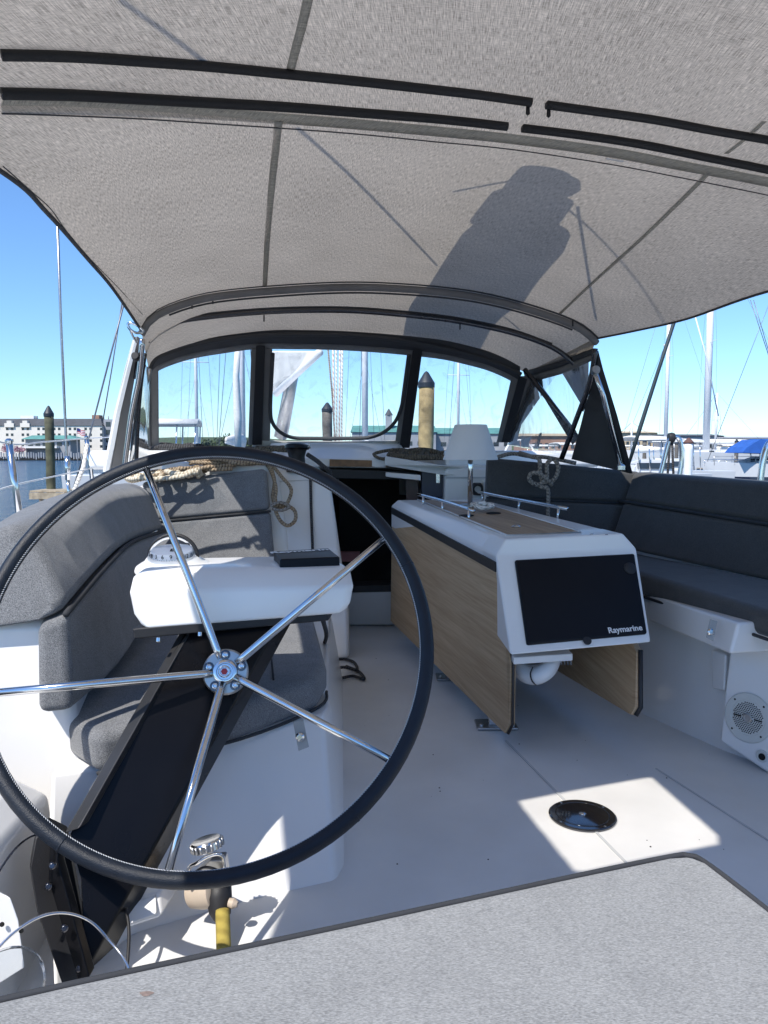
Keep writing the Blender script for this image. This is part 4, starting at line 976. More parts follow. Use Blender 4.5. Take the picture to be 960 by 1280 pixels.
# lower apron of the hood below the centre window
pband('apron', [(318, 550), (370, 552), (430, 552), (498, 551)], [(314, 562), (370, 563), (430, 563), (494, 562)], mat('apron_grey', (.42, .41, .38), .8), .0)
pband('apron_edge', [(318, 559), (370, 560), (430, 560), (498, 561)], [(318, 563), (370, 564), (430, 564), (498, 565)], blackm, -.02)
def pane(name, px, m, d=.006):
    return mesh(name, [P(x, y, d) for x, y in px], [tuple(range(len(px)))], m, dod, smooth=False)
pane('window_pane', [(190, 460), (216, 449), (250, 440), (285, 434), (318, 430), (314, 566), (250, 570), (190, 574)], vin)
pane('window_pane', [(334, 430), (420, 431), (514, 437), (500, 556), (420, 556), (332, 556)], vin)
pane('window_pane', [(527, 438), (590, 450), (625, 463), (645, 474), (625, 556), (560, 560), (508, 560)], vin)
# starboard side wing window
Wq = [U(660, 474, 4.85), U(700, 462, 4.45), U(736, 448, 4.08), U(735, 520, 4.22), U(718, 572, 4.35), U(634, 556, 5.2)]
mesh('side_pane', Wq, [tuple(range(6))], vin2, dod)
grid('side_band', [[U(655, 464, 4.87), U(700, 452, 4.43), U(741, 436, 4.02)], [U(657, 471, 4.87), U(700, 459, 4.43), U(741, 443, 4.02)]], can_dark, dod, thick=.012)
grid('side_band', [[U(657, 471, 4.88), U(700, 459, 4.44), U(741, 443, 4.03)], [U(660, 479, 4.88), U(700, 468, 4.44), U(741, 450, 4.03)]], can_grey, dod, thick=.012)
prism('side_wing', [U(746, 440, 3.98), U(752, 462, 3.98), U(770, 520, 4.05), U(788, 592, 4.15), U(714, 574, 4.32), U(726, 530, 4.2), U(738, 480, 4.06)], (.01, .012, 0), can_dark, dod, bevel=.002)
prism('wing_edge', [U(748, 438, 3.96), U(754, 462, 3.96), U(772, 520, 4.03), U(791, 592, 4.13), U(784, 591, 4.13), U(765, 522, 4.03), U(746, 460, 3.96)], (.0, .02, 0), blackm, dod, bevel=.002)
# stays of the hood frame
tube('frame_tube', [U(656, 462, 4.72), U(690, 505, 4.55), U(718, 541, 4.45)], .015, darktube, dod, res=12)
prism('tube_cover', [U(664, 470, 4.73), U(671, 474, 4.73), U(725, 546, 4.46), U(716, 556, 4.46)], (0, .01, 0), can_dark, dod)
tube('frame_tube', [U(744, 436, 3.94), U(738, 476, 4.0), U(722, 520, 4.1), U(702, 573, 4.22)], .014, darktube, dod, res=12, smooth_n=4)
tube('support_strut', [U(744, 466, 3.90), U(754, 495, 3.93), U(776, 584, 4.02)], .013, steel, dod, res=12)
tube('support_strut', [U(738, 486, 4.06), U(728, 514, 4.1)], .006, steel, dod, res=8)
lathe('strut_joint', [(.02, -.02), (.024, 0), (.02, .02)], U(744, 463, 3.90), (0, -1, .2), steel_dull, dod, 16)
lathe('strut_foot', [(.022, -.01), (.022, .012), (.014, .02)], U(776, 585, 4.02), (0, 0, 1), steel, dod, 16)
# port side wing, folded back clear curtain seen edge on
lw = [[U(174, 412, 3.55), U(178, 430, 3.6), U(172, 450, 3.7)], [U(160, 470, 3.7), U(170, 475, 3.8), U(178, 480, 4.0)], [U(142, 585, 3.9), U(160, 585, 4.0), U(172, 585, 4.3)]]
prism('side_wing', [U(172, 420, 3.94), U(177, 424, 3.98), U(164, 500, 4.10), U(158, 590, 4.26), U(139, 590, 4.20), U(150, 520, 4.10), U(160, 470, 4.01)], (-.03, .03, 0), can_grey, dod, bevel=.003)
prism('wing_piping', [U(169, 424, 3.92), U(172, 426, 3.92), U(151, 515, 4.07), U(143, 560, 4.14), U(136, 590, 4.18), U(131, 590, 4.18), U(145, 518, 4.07), U(159, 460, 3.99)], (-.02, .02, 0), offwhite, dod, bevel=.002)
mesh('side_pane', [U(176, 440, 3.7), U(188, 470, 4.4), U(187, 580, 4.75), U(160, 590, 3.85)], [(0, 1, 2, 3)], vin2, dod)
tube('support_strut', [U(178, 424, 3.52), U(174, 470, 3.58), U(164, 520, 3.66), U(155, 590, 3.76)], .013, steel, dod, res=12, smooth_n=4)
tube('frame_tube', [U(181, 442, 3.8), U(176, 480, 3.85), U(172, 530, 3.9), U(170, 590, 3.95)], .011, darktube, dod, res=12, smooth_n=4)
tube('frame_tube', [U(188, 462, 4.3), U(178, 500, 4.2), U(172, 545, 4.1), U(168, 590, 4.0)], .010, steel_dull, dod, res=12, smooth_n=4)
lathe('strut_joint', [(.016, -.02), (.02, 0), (.016, .02)], U(170, 446, 3.54), (0, -1, .2), blackm, dod, 16)
for px, py, yy in ((240, 378, 3.55), (266, 372, 3.56), (330, 394, 4.10), (186, 421, 4.0), (716, 400, 3.86), (575, 404, 4.23)):
    tube('zip_pull', [U(px, py, yy - .03), U(px, py + 8, yy - .03)], .004, blackm, dod, res=6)
ribbon_dark = [under(240 + 8 * k, 375 - k, .03) for k in range(0)]
pr = thing('mirror_bracket', 'small polished steel loop at the left corner of the spray hood frame', 'bracket', U(168, 412, 3.45))
tube('loop', [U(160, 405, 3.45), U(166, 404, 3.45), U(176, 410, 3.46), U(179, 415, 3.47), U(170, 416, 3.46), U(162, 411, 3.45)], .006, steel, pr, smooth_n=4, cyc=True)
tube('loop_stay', [U(161, 408, 3.45), U(166, 420, 3.47), U(171, 428, 3.5)], .005, steel, pr, smooth_n=4)

# ================================================================== BOOM above the sunshade: its shadow shows through the canvas
boom = thing('boom', 'white boom with sail bag and vang seen through the spray hood window', 'boom', V((-1.05, 7.2, 2.0)))
sh = [(545, 352), (655, 366), (735, 262), (640, 226)]      # shadow outline on the canvas
def sunup(px, py, dz):
    p = under(px, py, 0); return p - SUN * (dz / -SUN.z * 1.0)
dz = .55
a_, b_ = sunup(603, 352, dz), sunup(688, 245, dz)
dirb = (b_ - a_); dirb.z = 0; dirb = dirb.normalized()
sidev = V((-dirb.y, dirb.x, 0))
def bs(c, w, h): return [c + sidev * (w * math.cos(t)) + V((0, 0, h * math.sin(t))) for t in [2 * PI * k / 14 for k in range(14)]]
far_c = a_ - dirb * 3.6 + V((0, 0, -.10))
loft('sail_bag', [bs(far_c, .16, .25), bs(a_ - dirb * .2, .19, .26), bs(a_.lerp(b_, .55), .18, .22), bs(a_.lerp(b_, .72), .15, .2)], offwhite, boom, smooth=True)
loft('boom_spar', [bs(far_c + V((0, 0, -.22)), .08, .10), bs(b_ + V((0, 0, -.15)), .08, .10), bs(b_ + dirb * .10 + V((0, 0, -.15)), .075, .09)], alu, boom, smooth=True)
lathe('boom_end', [(.09, -.05), (.10, 0), (.08, .06)], b_ + dirb * .02 + V((.02, 0, -.12)), dirb, alu, boom, 20)
loft('reef_bag', [bs(a_.lerp(b_, .66) + V((0, 0, -.1)), .15, .12), bs(a_.lerp(b_, .92) + V((0, 0, -.1)), .13, .12)], offwhite, boom, smooth=True)
tube('topping_lift', [b_ + V((0, 0, -.1)), b_ + dirb * .05 + V((.05, 0, 3))], .005, rope_wht, boom)
tube('mainsheet', [b_ + dirb * -.1 + V((.0, 0, -.2)), b_ - dirb * 1.5 + V((.12, 0, -.25)), b_ - dirb * 2.0 + V((.45, -.1, -.30))], .006, rope_black, boom)
for pa, pb_ in (((150, 0), (262, 82)), ((372, 160), (546, 332)), ((722, 258), (745, 400)), ((566, 240), (640, 226))):
    tube('lazy_line', [sunup(*pa, .5), sunup(*pb_, .55)], .006, rope_wht, boom, res=6)
prism('sail_foot', [U(343, 438, 6.3), U(398, 438, 5.9), U(368, 470, 6.2), U(344, 490, 6.6)], (-.1, .1, 0), offwhite, boom, bevel=.01)
tube('boom_gutter', [U(345, 492, 6.5), U(372, 466, 6.2), U(400, 440, 5.9)], .03, alu, boom)
tube('vang', [U(352, 545, 7.3), U(358, 510, 7.1), U(366, 470, 6.9)], [.06, .06, .05], steel_dull, boom, res=12)
tube('vang_block', [U(362, 470, 6.85), U(371, 464, 6.8)], .05, blackm, boom)
tube('vang', [U(345, 545, 7.3), U(352, 512, 7.1), U(358, 480, 6.9)], [.02, .02, .02], steel_dull, boom, res=8)
hal = thing('halyards', 'bundle of white halyards with red flecks running down to the coachroof', 'ropes', U(420, 548, 6.8))
hm = ropemat('flecked_rope', (.45, .27, .24), (.75, .72, .68), 20)
for k, (x0_, x1_) in enumerate(((409, 419), (416, 418), (420, 421), (425, 424), (428, 427))):
    tube('halyard', [U(x0_, 425, 6.6), U(x0_ + .6 * (x1_ - x0_), 490, 6.7), U(x1_, 552, 6.8)], .008, (rope_grey, hm, rope_wht, hm, rope_wht)[k], hal, res=8)

# ================================================================== WINCHES, ROPES, SMALL FITTINGS
wn = thing('winch', 'black winch standing on the bulkhead in front of the centre window', 'winch', U(371, 592, 4.45))
wc = U(371, 590, 4.45)
lathe('drum', [(.060, 0), (.062, .02), (.050, .035), (.047, .09), (.055, .12), (.060, .13)], wc, (0, 0, 1), blackm, wn, 36)
lathe('winch_top', [(.064, .13), (.068, .14), (.066, .155), (.050, .165), (.02, .168)], wc, (0, 0, 1), black, wn, 36)
tube('feeder_arm', [wc + V((.05, -.01, .15)), wc + V((.075, -.01, .16)), wc + V((.078, -.01, .135))], .006, steel, wn)
tag(tube('black_line', [U(384, 568, 4.38), U(396, 576, 4.35), U(404, 583, 4.32), U(412, 590, 4.36), U(414, 605, 4.36)], .013, rope_black, None, smooth_n=5), 'black line lying over the corner of the bulkhead beside the winch', 'rope')
tag(tube('black_line', [U(388, 596, 4.385), U(389, 640, 4.33), U(391, 690, 4.24), U(393, 740, 4.15)], .008, rope_black, None, smooth_n=6), 'black flecked line hanging straight down the white bulkhead', 'rope')
tag(tube('bulkhead_groove_line', [U(340, 602, 4.405), U(390, 600, 4.385), U(414, 606, 4.37)], .002, seam_m, None), kind='structure')
def squiggle(c, R, n, r, seed, ux, uy, flat=.6, spread_=(0, 0, 0)):
    rnd = random.Random(seed); pts = []
    for k in range(n * 8):
        t = 2 * PI * k / 8; a_ = R * (.75 + .5 * rnd.random())
        pts.append(V(c) + V(ux) * (a_ * math.cos(t) + R * .5 * math.sin(k * .21 + seed)) + V(uy) * (a_ * flat * math.sin(t)) + V((0, 0, rnd.uniform(0, r * 3.0))) + V(spread_) * (k / (n * 8) - .5))
    return catmull(pts, 3)
tag(tube('coiled_rope', squiggle(U(232, 592, 4.22), .10, 6, .010, 5, (1, .1, .06), (0, 1, 0), .7, (.34, .05, .035)), .011, rope_tan, None, res=8), 'loose tan rope heaped on the coaming above the left backrest', 'rope')
tag(tube('coiled_rope', squiggle(U(212, 598, 4.12), .09, 5, .012, 9, (1, .1, .06), (0, 1, 0), .6, (.30, 0, .03)), .013, rope_pale, None, res=8), 'pale cream rope lying in front of the tan heap on the left coaming', 'rope')
tag(tube('coiled_rope', squiggle(U(295, 580, 4.30), .12, 6, .010, 15, (1, .1, .0), (0, 1, 0), .5, (.30, .05, .0)), .010, rope_tan, None, res=8), 'tan rope heap beside the winch behind the forward backrest', 'rope')
tag(tube('coiled_rope', squiggle(U(222, 565, 4.75), .11, 6, .014, 21, (1, 0, .0), (0, 1, .1), .5, (.12, .0, .0)), .016, rope_black, None, res=8), 'black rope coil against the left spray hood window', 'rope')
tag(tube('coiled_rope', squiggle(U(345, 563, 4.85), .11, 8, .008, 27, (1, 0, .0), (0, 1, .1), .5, (.12, .0, .0)), .009, rope_brown, None, res=8), 'dark brown rope heap left of the winch below the window pillar', 'rope')
tag(tube('coiled_rope', squiggle(U(527, 571, 5.05), .15, 10, .010, 33, (1, 0, .0), (0, .6, .25), .6, (.2, .0, .0)), .011, rope_brown, None, res=8), 'dark brown rope heap on the shelf right of the companionway', 'rope')
# hanging hank on the port bulkhead
hk = thing('rope_hank', 'tan rope hank looped and hanging down the white bulkhead left of the companionway', 'rope', U(352, 640, 4.2))
tube('rope_loop', [U(322, 572, 4.36), U(335, 578, 4.32), U(343, 600, 4.27), U(341, 620, 4.22), U(346, 634, 4.20), U(358, 630, 4.20), U(364, 612, 4.22), U(352, 596, 4.27), U(338, 580, 4.33), U(320, 571, 4.38)], .010, rope_tan, hk, smooth_n=6)
tube('rope_loop', [U(330, 575, 4.35), U(340, 592, 4.28), U(345, 612, 4.23), U(343, 632, 4.18), U(350, 650, 4.16), U(360, 657, 4.15), U(369, 650, 4.15), U(368, 638, 4.17), U(356, 631, 4.18), U(346, 632, 4.18), U(344, 622, 4.2)], .010, rope_tan, hk, smooth_n=6)
tube('rope_turn', [U(340, 632, 4.17), U(350, 628, 4.15), U(362, 633, 4.16), U(352, 638, 4.15), U(341, 636, 4.17)], .009, rope_grey, hk, smooth_n=6)
rk = thing('knotted_rope', 'taupe rope knotted in loops hanging over the right forward backrest', 'rope', Us(680, 600, 5.1))
tube('rope_loop', [Us(650, 566, 5.3), Us(665, 571, 5.12), Us(674, 574, 5.06), Us(675, 590, 5.06), Us(679, 602, 5.05), Us(692, 600, 5.05), Us(698, 585, 5.05), Us(692, 574, 5.08), Us(684, 580, 5.05), Us(683, 598, 5.04), Us(672, 606, 5.04), Us(662, 600, 5.04), Us(664, 592, 5.03), Us(674, 592, 5.02), Us(684, 600, 5.03), Us(690, 606, 5.05)], .012, rope_grey, rk, smooth_n=6)
tube('rope_tail', [Us(668, 604, 5.05), Us(678, 609, 5.04), Us(685, 612, 5.04), Us(685, 640, 5.06), Us(686, 660, 5.06)], .011, rope_grey, rk, smooth_n=6)
tube('rope_loop', [Us(620, 572, 5.3), Us(640, 567, 5.34), Us(660, 570, 5.3), Us(685, 572, 5.3), Us(720, 579, 5.28)], .012, rope_grey, rk, smooth_n=5)
tag(tube('cable_loop', [U(629, 570, 5.4), U(636, 556, 5.5), U(648, 550, 5.5), U(662, 556, 5.45), U(668, 566, 5.35)], .007, wirew, None, smooth_n=6), 'pale cable arching behind the right forward backrest', 'cable')
tag(tube('lashing_line', [U(606, 594, 5.0), U(606, 610, 4.98), U(607, 630, 4.9)], .012, rope_grey, None, smooth_n=3), 'short taupe line hanging behind the lamp stem', 'rope')
lathe_o = thing('deck_fastener', 'black hexagonal knob on the white bulkhead right of the lamp stem', 'knob', U(596, 612, 5.06))
lathe('knob_head', [(.045, 0), (.045, .03), (.035, .05)], U(596, 611, 4.87), (0, -1, 0), blackm, lathe_o, 6, bevel=.004)
lathe('knob_cap', [(.02, .05), (.02, .056)], U(596, 611, 4.87), (0, -1, 0), steel_dull, lathe_o, 16)
# black cord on the floor
tag(tube('black_rope', [U(403, 773, 2.35), U(408, 795, 2.9), U(404, 812, 3.5), G(410, 831, .012), G(424, 824, .014), G(441, 827, .012), G(446, 837, .02), G(429, 834, .03), G(414, 839, .014), G(421, 848, .012), G(441, 845, .012), G(455, 849, .012), G(449, 840, .012), G(433, 833, .012)], .008, rope_black, None, smooth_n=6), 'black cord tangled on the floor below the console', 'cord')
# straps with press studs
def strap(tl_, tr_, br_, bl_, stud, label, Y):
    t = thing('strap', label, 'strap', U(*stud, Y), 'cushion straps with press studs' if False else None)
    prism('webbing', [U(*tl_, Y), U(*tr_, Y), U(*br_, Y - .03), U(*bl_, Y - .03)], (0, .004, 0), mat('strap_grey', (.36, .355, .34), .7), t, bevel=.001)
    lathe('stud', [(.012, 0), (.012, .004), (.007, .008)], U(*stud, Y - .025), (0, -1, .2), steel, t, 20)
strap((366, 902), (379, 900), (386, 934), (373, 939), (375, 921), 'pale strap with a press stud below the left seat cushion', 1.985)
strap((888, 774), (897, 777), (892, 802), (883, 797), (888, 790), 'pale strap with a press stud under the right bench cushion', 2.66)

# speaker
spn = (pan[1] - pan[0]).cross(pan[5] - pan[0]).normalized()
if spn.y > 0: spn = -spn
def on_pan(px, py, lift=0):
    r = ray(px, py); t = (pan[0] - V((0, 0, EYE))).dot(spn) / r.dot(spn); return V((0, 0, EYE)) + r * t + spn * lift
sc_ = on_pan(936, 897)
spk = thing('speaker', 'round white loudspeaker with perforated grille in the right side panel', 'speaker', sc_)
def circle_fit(px, py): return (on_pan(px, py) - sc_).length
Rs = (circle_fit(910, 890) + circle_fit(932, 863) + circle_fit(938, 930)) / 3
spw = mat('speaker_plastic', (.60, .61, .58), .4, vary=.04)
sp0 = sc_ + spn * .002
lathe('bezel', [(Rs, 0), (Rs, .003), (Rs * .96, .006), (Rs * .72, .0065), (Rs * .70, .004)], sp0, spn, spw, spk, 56)
lathe('grille', [(Rs * .705, .003), (Rs * .70, .0045), (.0, .007)], sp0, spn, spw, spk, 48)
u_, v_, n_ = frame(spn)
hv = []
for i in range(-12, 13):
    for j in range(-12, 13):
        x, y = (i + .5 * (j % 2)) * Rs * .085, j * Rs * .074; r_ = math.hypot(x, y)
        if r_ < Rs * .63 and r_ > Rs * .20 and abs(y) > Rs * .05: hv.append(lathe_data([(Rs * .028, .0), (Rs * .028, .0012)], sp0 + u_ * x + v_ * y + n_ * (.0064 - .0022 * r_ / (Rs * .7)), spn, 8))
hv.append(box_data((-.6 * Rs, -.03 * Rs, 0), (-.26 * Rs, .03 * Rs, .001), Matrix((u_, v_, n_)).transposed(), sp0 + n_ * .0064))
hv.append(box_data((.26 * Rs, -.03 * Rs, 0), (.6 * Rs, .03 * Rs, .001), Matrix((u_, v_, n_)).transposed(), sp0 + n_ * .0064))
tag(mesh('perforation', *join(hv), hole, spk), kind='stuff')
lathe('centre_boss', [(Rs * .2, .005), (Rs * .19, .010), (Rs * .14, .011), (Rs * .12, .009), (.0, .0085)], sp0, spn, steel_dull, spk, 28)
for k in range(4):
    t = PI / 4 + k * PI / 2; lathe('screw', [(Rs * .045, .005), (Rs * .045, .0068)], sp0 + (u_ * math.cos(t) + v_ * math.sin(t)) * Rs * .85, spn, hole, spk, 12)
dr = thing('drain_cover', 'small oval drain cover below the loudspeaker', 'drain', on_pan(953, 946))
lathe('drain_ring', [(.022, 0), (.022, .004), (.015, .005), (.014, .002)], on_pan(953, 945, .001), spn, spw, dr, 28)
lathe('drain_slot', [(.013, .003), (.012, .0036)], on_pan(953, 946, .001), spn, hole, dr, 20)

rn_ = random.Random(11); dv = []
for _ in range(34):
    p = V((rn_.uniform(-.1, 1.25), rn_.uniform(1.9, 4.2), 0)); q_ = rn_.uniform(.001, .0032)
    dv.append(lathe_data([(q_, 0), (q_ * .6, q_ * .6)], p, (0, 0, 1), 6))
tag(mesh('dirt_specks', *join(dv), hole), 'scattered tiny dark specks of grit on the white cockpit floor', 'grit', kind='stuff')
# inspection plate in the floor
ic = G(728, 1020, .002)
ip = thing('inspection_plate', 'round glossy black inspection plate with screws in the floor', 'hatch', ic)
Ri = ((G(770, 1022) - G(685, 1016)).length) / 2
mir = mat('plate_black', (.008, .008, .010), .04, vary=.0, coat=1.0, spec=.9)
lathe('rim', [(Ri, 0), (Ri, .004), (Ri * .96, .0065), (Ri * .80, .0065), (Ri * .785, .004), (0, .004)], ic, (0, 0, 1), mir, ip, 72)
lathe('lid', [(Ri * .775, .0035), (Ri * .77, .0068), (0, .0075)], ic, (0, 0, 1), mir, ip, 64)
for k in range(4):
    t = .55 + k * PI / 2 ; lathe('screw', [(.0045, .006), (.0042, .0075), (.001, .008)], ic + V((math.cos(t), math.sin(t), 0)) * Ri * .885, (0, 0, 1), steel, ip, 12)
lathe('lid_stud', [(.012, .007), (.012, .010), (.006, .013)], ic, (0, 0, 1), steel, ip, 18)

# ================================================================== OWN RIGGING AND GUARD RAILS (port)
tag(tube('shroud', [U(69, 200, 4.2), U(76, 400, 4.2), U(83, 560, 4.2), U(87, 640, 4.2)], .0075, steel_dull, None, res=8), 'grey wire shroud rising past the left edge of the sunshade', 'rigging')
tbk = thing('turnbuckle', 'steel turnbuckle at the foot of the left shroud', 'turnbuckle', U(86, 600, 4.18))
tube('barrel', [U(84, 570, 4.19), U(85, 600, 4.19)], .014, steel, tbk); tube('fork', [U(85, 600, 4.19), U(87, 628, 4.19)], .010, steel, tbk)
tag(tube('shroud', [U(160, 360, 5.5), U(134, 460, 5.5), U(112, 545, 5.5), U(92, 610, 5.5)], .006, wire, None), 'dark diagonal shroud between the left post and the spray hood', 'rigging')
tag(tube('shroud', [U(153, 375, 6.5), U(140, 460, 6.5), U(128, 530, 6.5)], .005, wire, None), 'thin dark shroud just right of the diagonal one', 'rigging')
tag(tube('guard_line', [U(92, 615, 4.4), U(104, 585, 4.6), U(109, 555, 4.7)], .012, rope_wht, None), 'white lashed line slanting up to the guard rail', 'rope')
def stanchion(a, b, Y, lab, r=.0125):
    t = thing('stanchion', lab, 'stanchion', U(*b, Y), 'guard rail stanchions'); tube('post', [U(*a, Y), U(*b, Y)], r, steel, t, res=12)
    lathe('post_cap', [(r * 1.1, 0), (r * 1.15, .012), (r * .5, .02)], U(*a, Y) - V((0, 0, .008)), (0, 0, 1), steel, t, 12)
    lathe('post_base', [(r * 2.2, 0), (r * 2, .012), (r * 1.3, .03)], U(*b, Y), (0, 0, 1), steel, t, 14)
stanchion((11, 552), (27, 662), 2.9, 'steel guard rail stanchion at the left edge of the picture')
stanchion((108, 547), (116, 606), 4.7, 'steel guard rail stanchion in front of the white hotel')
tag(tubes('lifeline', [(catmull([U(-40, 535, 2.6), U(11, 555, 2.9), U(60, 552, 3.7), U(108, 548, 4.7), U(150, 546, 5.6)], 6), .0035), (catmull([U(-40, 626, 2.6), U(16, 607, 2.9), U(70, 595, 3.7), U(112, 586, 4.7), U(150, 580, 5.6)], 6), .0035)], wirew), 'two white guard wires running along the left side', 'guard wires')
# starboard: guard rail hoops, backstay
bs_ = tag(tube('backstay', [U(850, 380, 6.0), U(824, 460, 6.0), U(800, 535, 6.0), U(786, 580, 6.0)], [.014, .014, .016, .012], mat('black_cover_line', (.02, .035, .045), .6), None, res=10), 'dark covered stay slanting up to the sunshade on the right', 'rigging')
def hoop(pts, Y, lab, r=.016):
    t = thing('guard_hoop', lab, 'guard rail', U(*pts[0], Y), 'guard rail hoops'); tube('rail', [U(*p, Y) for p in pts], r, steel, t, res=12, smooth_n=5)
    return t
h1 = hoop([(824, 600), (830, 575), (836, 552), (843, 546), (850, 551), (852, 575), (848, 600)], 5.2, 'steel guard hoop tied with black lines behind the right backrest')
tube('tie', [U(838, 546, 5.2), U(834, 600, 5.2)], .008, rope_black, h1); tube('tie', [U(840, 547, 5.2), U(842, 600, 5.2)], .008, rope_black, h1)
lathe('clamp', [(.03, -.02), (.035, 0), (.03, .02)], U(839, 547, 5.2), (1, 0, 0), blackm, h1, 14)
hoop([(950, 606), (954, 575), (960, 556), (975, 545)], 4.4, 'steel guard hoop at the right edge of the picture', .018)

# ================================================================== HARBOUR
def piling(px, ytop, Y, r, m, lab, capc=capm, coneh=.25):
    top = U(px, ytop, Y); t = thing('piling', lab, 'piling', V((top.x, top.y, WATER)), 'mooring pilings')
    rn = random.Random(int(px)); n = 9
    tube('post', [V((top.x + rn.uniform(-.01, .01), top.y, WATER - 1 + (top.z - coneh - WATER + 1) * k / n)) for k in range(n + 1)], [r * rn.uniform(.95, 1.05) for _ in range(n + 1)], m, t, res=20)
    lathe('cap', [(r * 1.12, -coneh * 1.25), (r * 1.14, -coneh * .9), (r * .3, -coneh * .1), (.01, 0)], top, (0, 0, 1), capc, t, 20)
    return t
piling(60.5, 507, 22, .125, pile, 'dark green wooden piling with pointed cap in the water on the left')
piling(409, 503, 26, .17, pile_g, 'grey weathered piling seen through the centre window')
piling(533, 464, 15, .145, pile_y, 'ochre wooden piling with dark cone cap beyond the right window')
pl = piling(861, 547, 40, .22, alu, 'white sleeved piling with brown top among the boats on the right', mat('pile_cap_brown', (.12, .06, .05), .8))
dk = thing('dock_platform', 'small wooden dock platform around the left piling', 'dock', G(62, 640, WATER))
c_ = U(66, 612, 21.6)
for k in range(7):
    box('plank', (c_.x - .42, c_.y - .5 + k * .16, c_.z - .05), (c_.x + .62, c_.y - .5 + k * .16 + .14, c_.z), plank_m, dk)
box('fascia', (c_.x - .42, c_.y - .55, c_.z - .24), (c_.x + .62, c_.y - .51, c_.z - .06), plank_m, dk)
for x in (-.2, .1, .5): tube('dock_post', [V((c_.x + x, c_.y - .3, WATER - .5)), V((c_.x + x, c_.y - .3, c_.z - .06))], .06, pile_g, dk, res=10)

# hotel across the water
hot = thing('hotel', 'long cream hotel with dark mansard roof and rows of windows across the water', 'hotel', U(20, 578, 230))
Yh = 230.0
def H(px, py, Y=Yh): return U(px, py, Y)
Lx, Rx = H(-230, 560).x, H(128, 560).x; zb_, zr_, zt_ = WATER + .9, H(0, 532).z, H(0, 523).z
box('wall', (Lx, Yh, zb_), (Rx, Yh + 14, zr_), stucco, hot)
mesh('mansard_roof', [(Lx, Yh - .3, zr_), (Rx + .3, Yh - .3, zr_), (Rx + .3, Yh + 14, zr_), (Lx, Yh + 14, zr_), (Lx, Yh + 2, zt_), (Rx - 1, Yh + 2, zt_), (Rx - 1, Yh + 12, zt_), (Lx, Yh + 12, zt_)], [(0, 1, 5, 4), (1, 2, 6, 5), (2, 3, 7, 6), (3, 0, 4, 7), (4, 5, 6, 7)], slate, hot)
Rx2 = H(152, 560).x
box('end_wing', (Rx + .02, Yh + 1.5, zb_), (Rx2, Yh + 12, zt_ - .2), greyw, hot)
wmesh = None
def shared(name, m_src, loc, parent):
    o = bpy.data.objects.new(name, m_src.data); col.objects.link(o); o.parent = parent; o.location = V(loc) - WL[parent.name]; WL[o.name] = V(loc); return o
first = None
for row in range(4):
    for k in range(20):
        for dxp in (0, 6.2):
            px = -190 + k * 19.6 + dxp
            if px > 120 and row != 0: pass
            if px > 124: continue
            p = H(px + 3, 536 + row * 7.3)
            if first is None:
                first = box('window', (p.x - .36, Yh - .06, p.z - .36), (p.x + .36, Yh + .04, p.z + .36), glass_dk, hot)
            else: shared('window', first, (p.x, Yh - .01, p.z), hot)
# stepped dormer gables in the mansard
fd = None
for k in range(12):
    p = H(-190 + k * 19.6 + 6.2, 529)
    vv, ff = join([box_data((-1.4, -.5, -1.2), (1.4, 1, .0)), box_data((-.7, -.45, -.1), (.7, 1, .75))])
    if fd is None: fd = mesh('dormer', [v + p for v in vv], ff, stucco, hot)
    else: shared('dormer', fd, V((p.x, p.y, p.z)) + (WL[fd.name] - H(-190 + 6.2, 529)), hot)
for px in (133, 141, 147):
    for py in (530, 540, 550, 560): box('window', (H(px, py).x - .7, Yh + 1.44, H(px, py).z - .7), (H(px, py).x + .7, Yh + 1.52, H(px, py).z + .7), glass_dk, hot)
cx = H(113, 520); box('chimney', (cx.x - 1.1, Yh + 4, zt_), (cx.x + 1.1, Yh + 7, cx.z + .5), brick_m, hot)
cx = H(26, 520); box('roof_plant', (cx.x - 2, Yh + 4, zt_), (cx.x + 2, Yh + 7, cx.z + .3), white, hot)
for px in (18, 24, 30, 36, 122, 128, 140, 144): tube('vent', [V((H(px, 520).x, Yh + 5, zt_ - .5)), V((H(px, 520).x, Yh + 5, H(px, 519).z))], .18, greyw, hot, res=6)
# waterfront pavilion
pv = thing('pavilion', 'low waterfront pavilion with green roof in front of the hotel', 'pavilion', H(60, 572, 215))
p0, p1 = U(32, 560, 215), U(88, 560, 215)
box('wall', (p0.x, 215, WATER + .9), (p1.x, 222, U(0, 549, 215).z), greyw, pv)
zz = U(0, 549, 215).z; z2 = U(0, 544, 215).z
mesh('roof', [(p0.x - .8, 214, zz), (p1.x + 2.4, 214, zz), (p1.x + 2.4, 223, zz), (p0.x - .8, 223, zz), (p0.x + 1, 217, z2), (p1.x - 1, 217, z2), (p1.x - 1, 220, z2), (p0.x + 1, 220, z2)], [(0, 1, 5, 4), (1, 2, 6, 5), (2, 3, 7, 6), (3, 0, 4, 7), (4, 5, 6, 7), (0, 3, 2, 1)], greenr, pv)
zz = U(0, 558, 215).z
box('awning', (p0.x, 213, zz - .5), (p0.x + 9.5, 215, zz), offwhite, pv)
for k in range(6): box('window', (p0.x + .8 + k * 2, 214.9, U(0, 555, 215).z - .5), (p0.x + 2.1 + k * 2, 214.98, U(0, 555, 215).z + .5), glass_dk, pv)
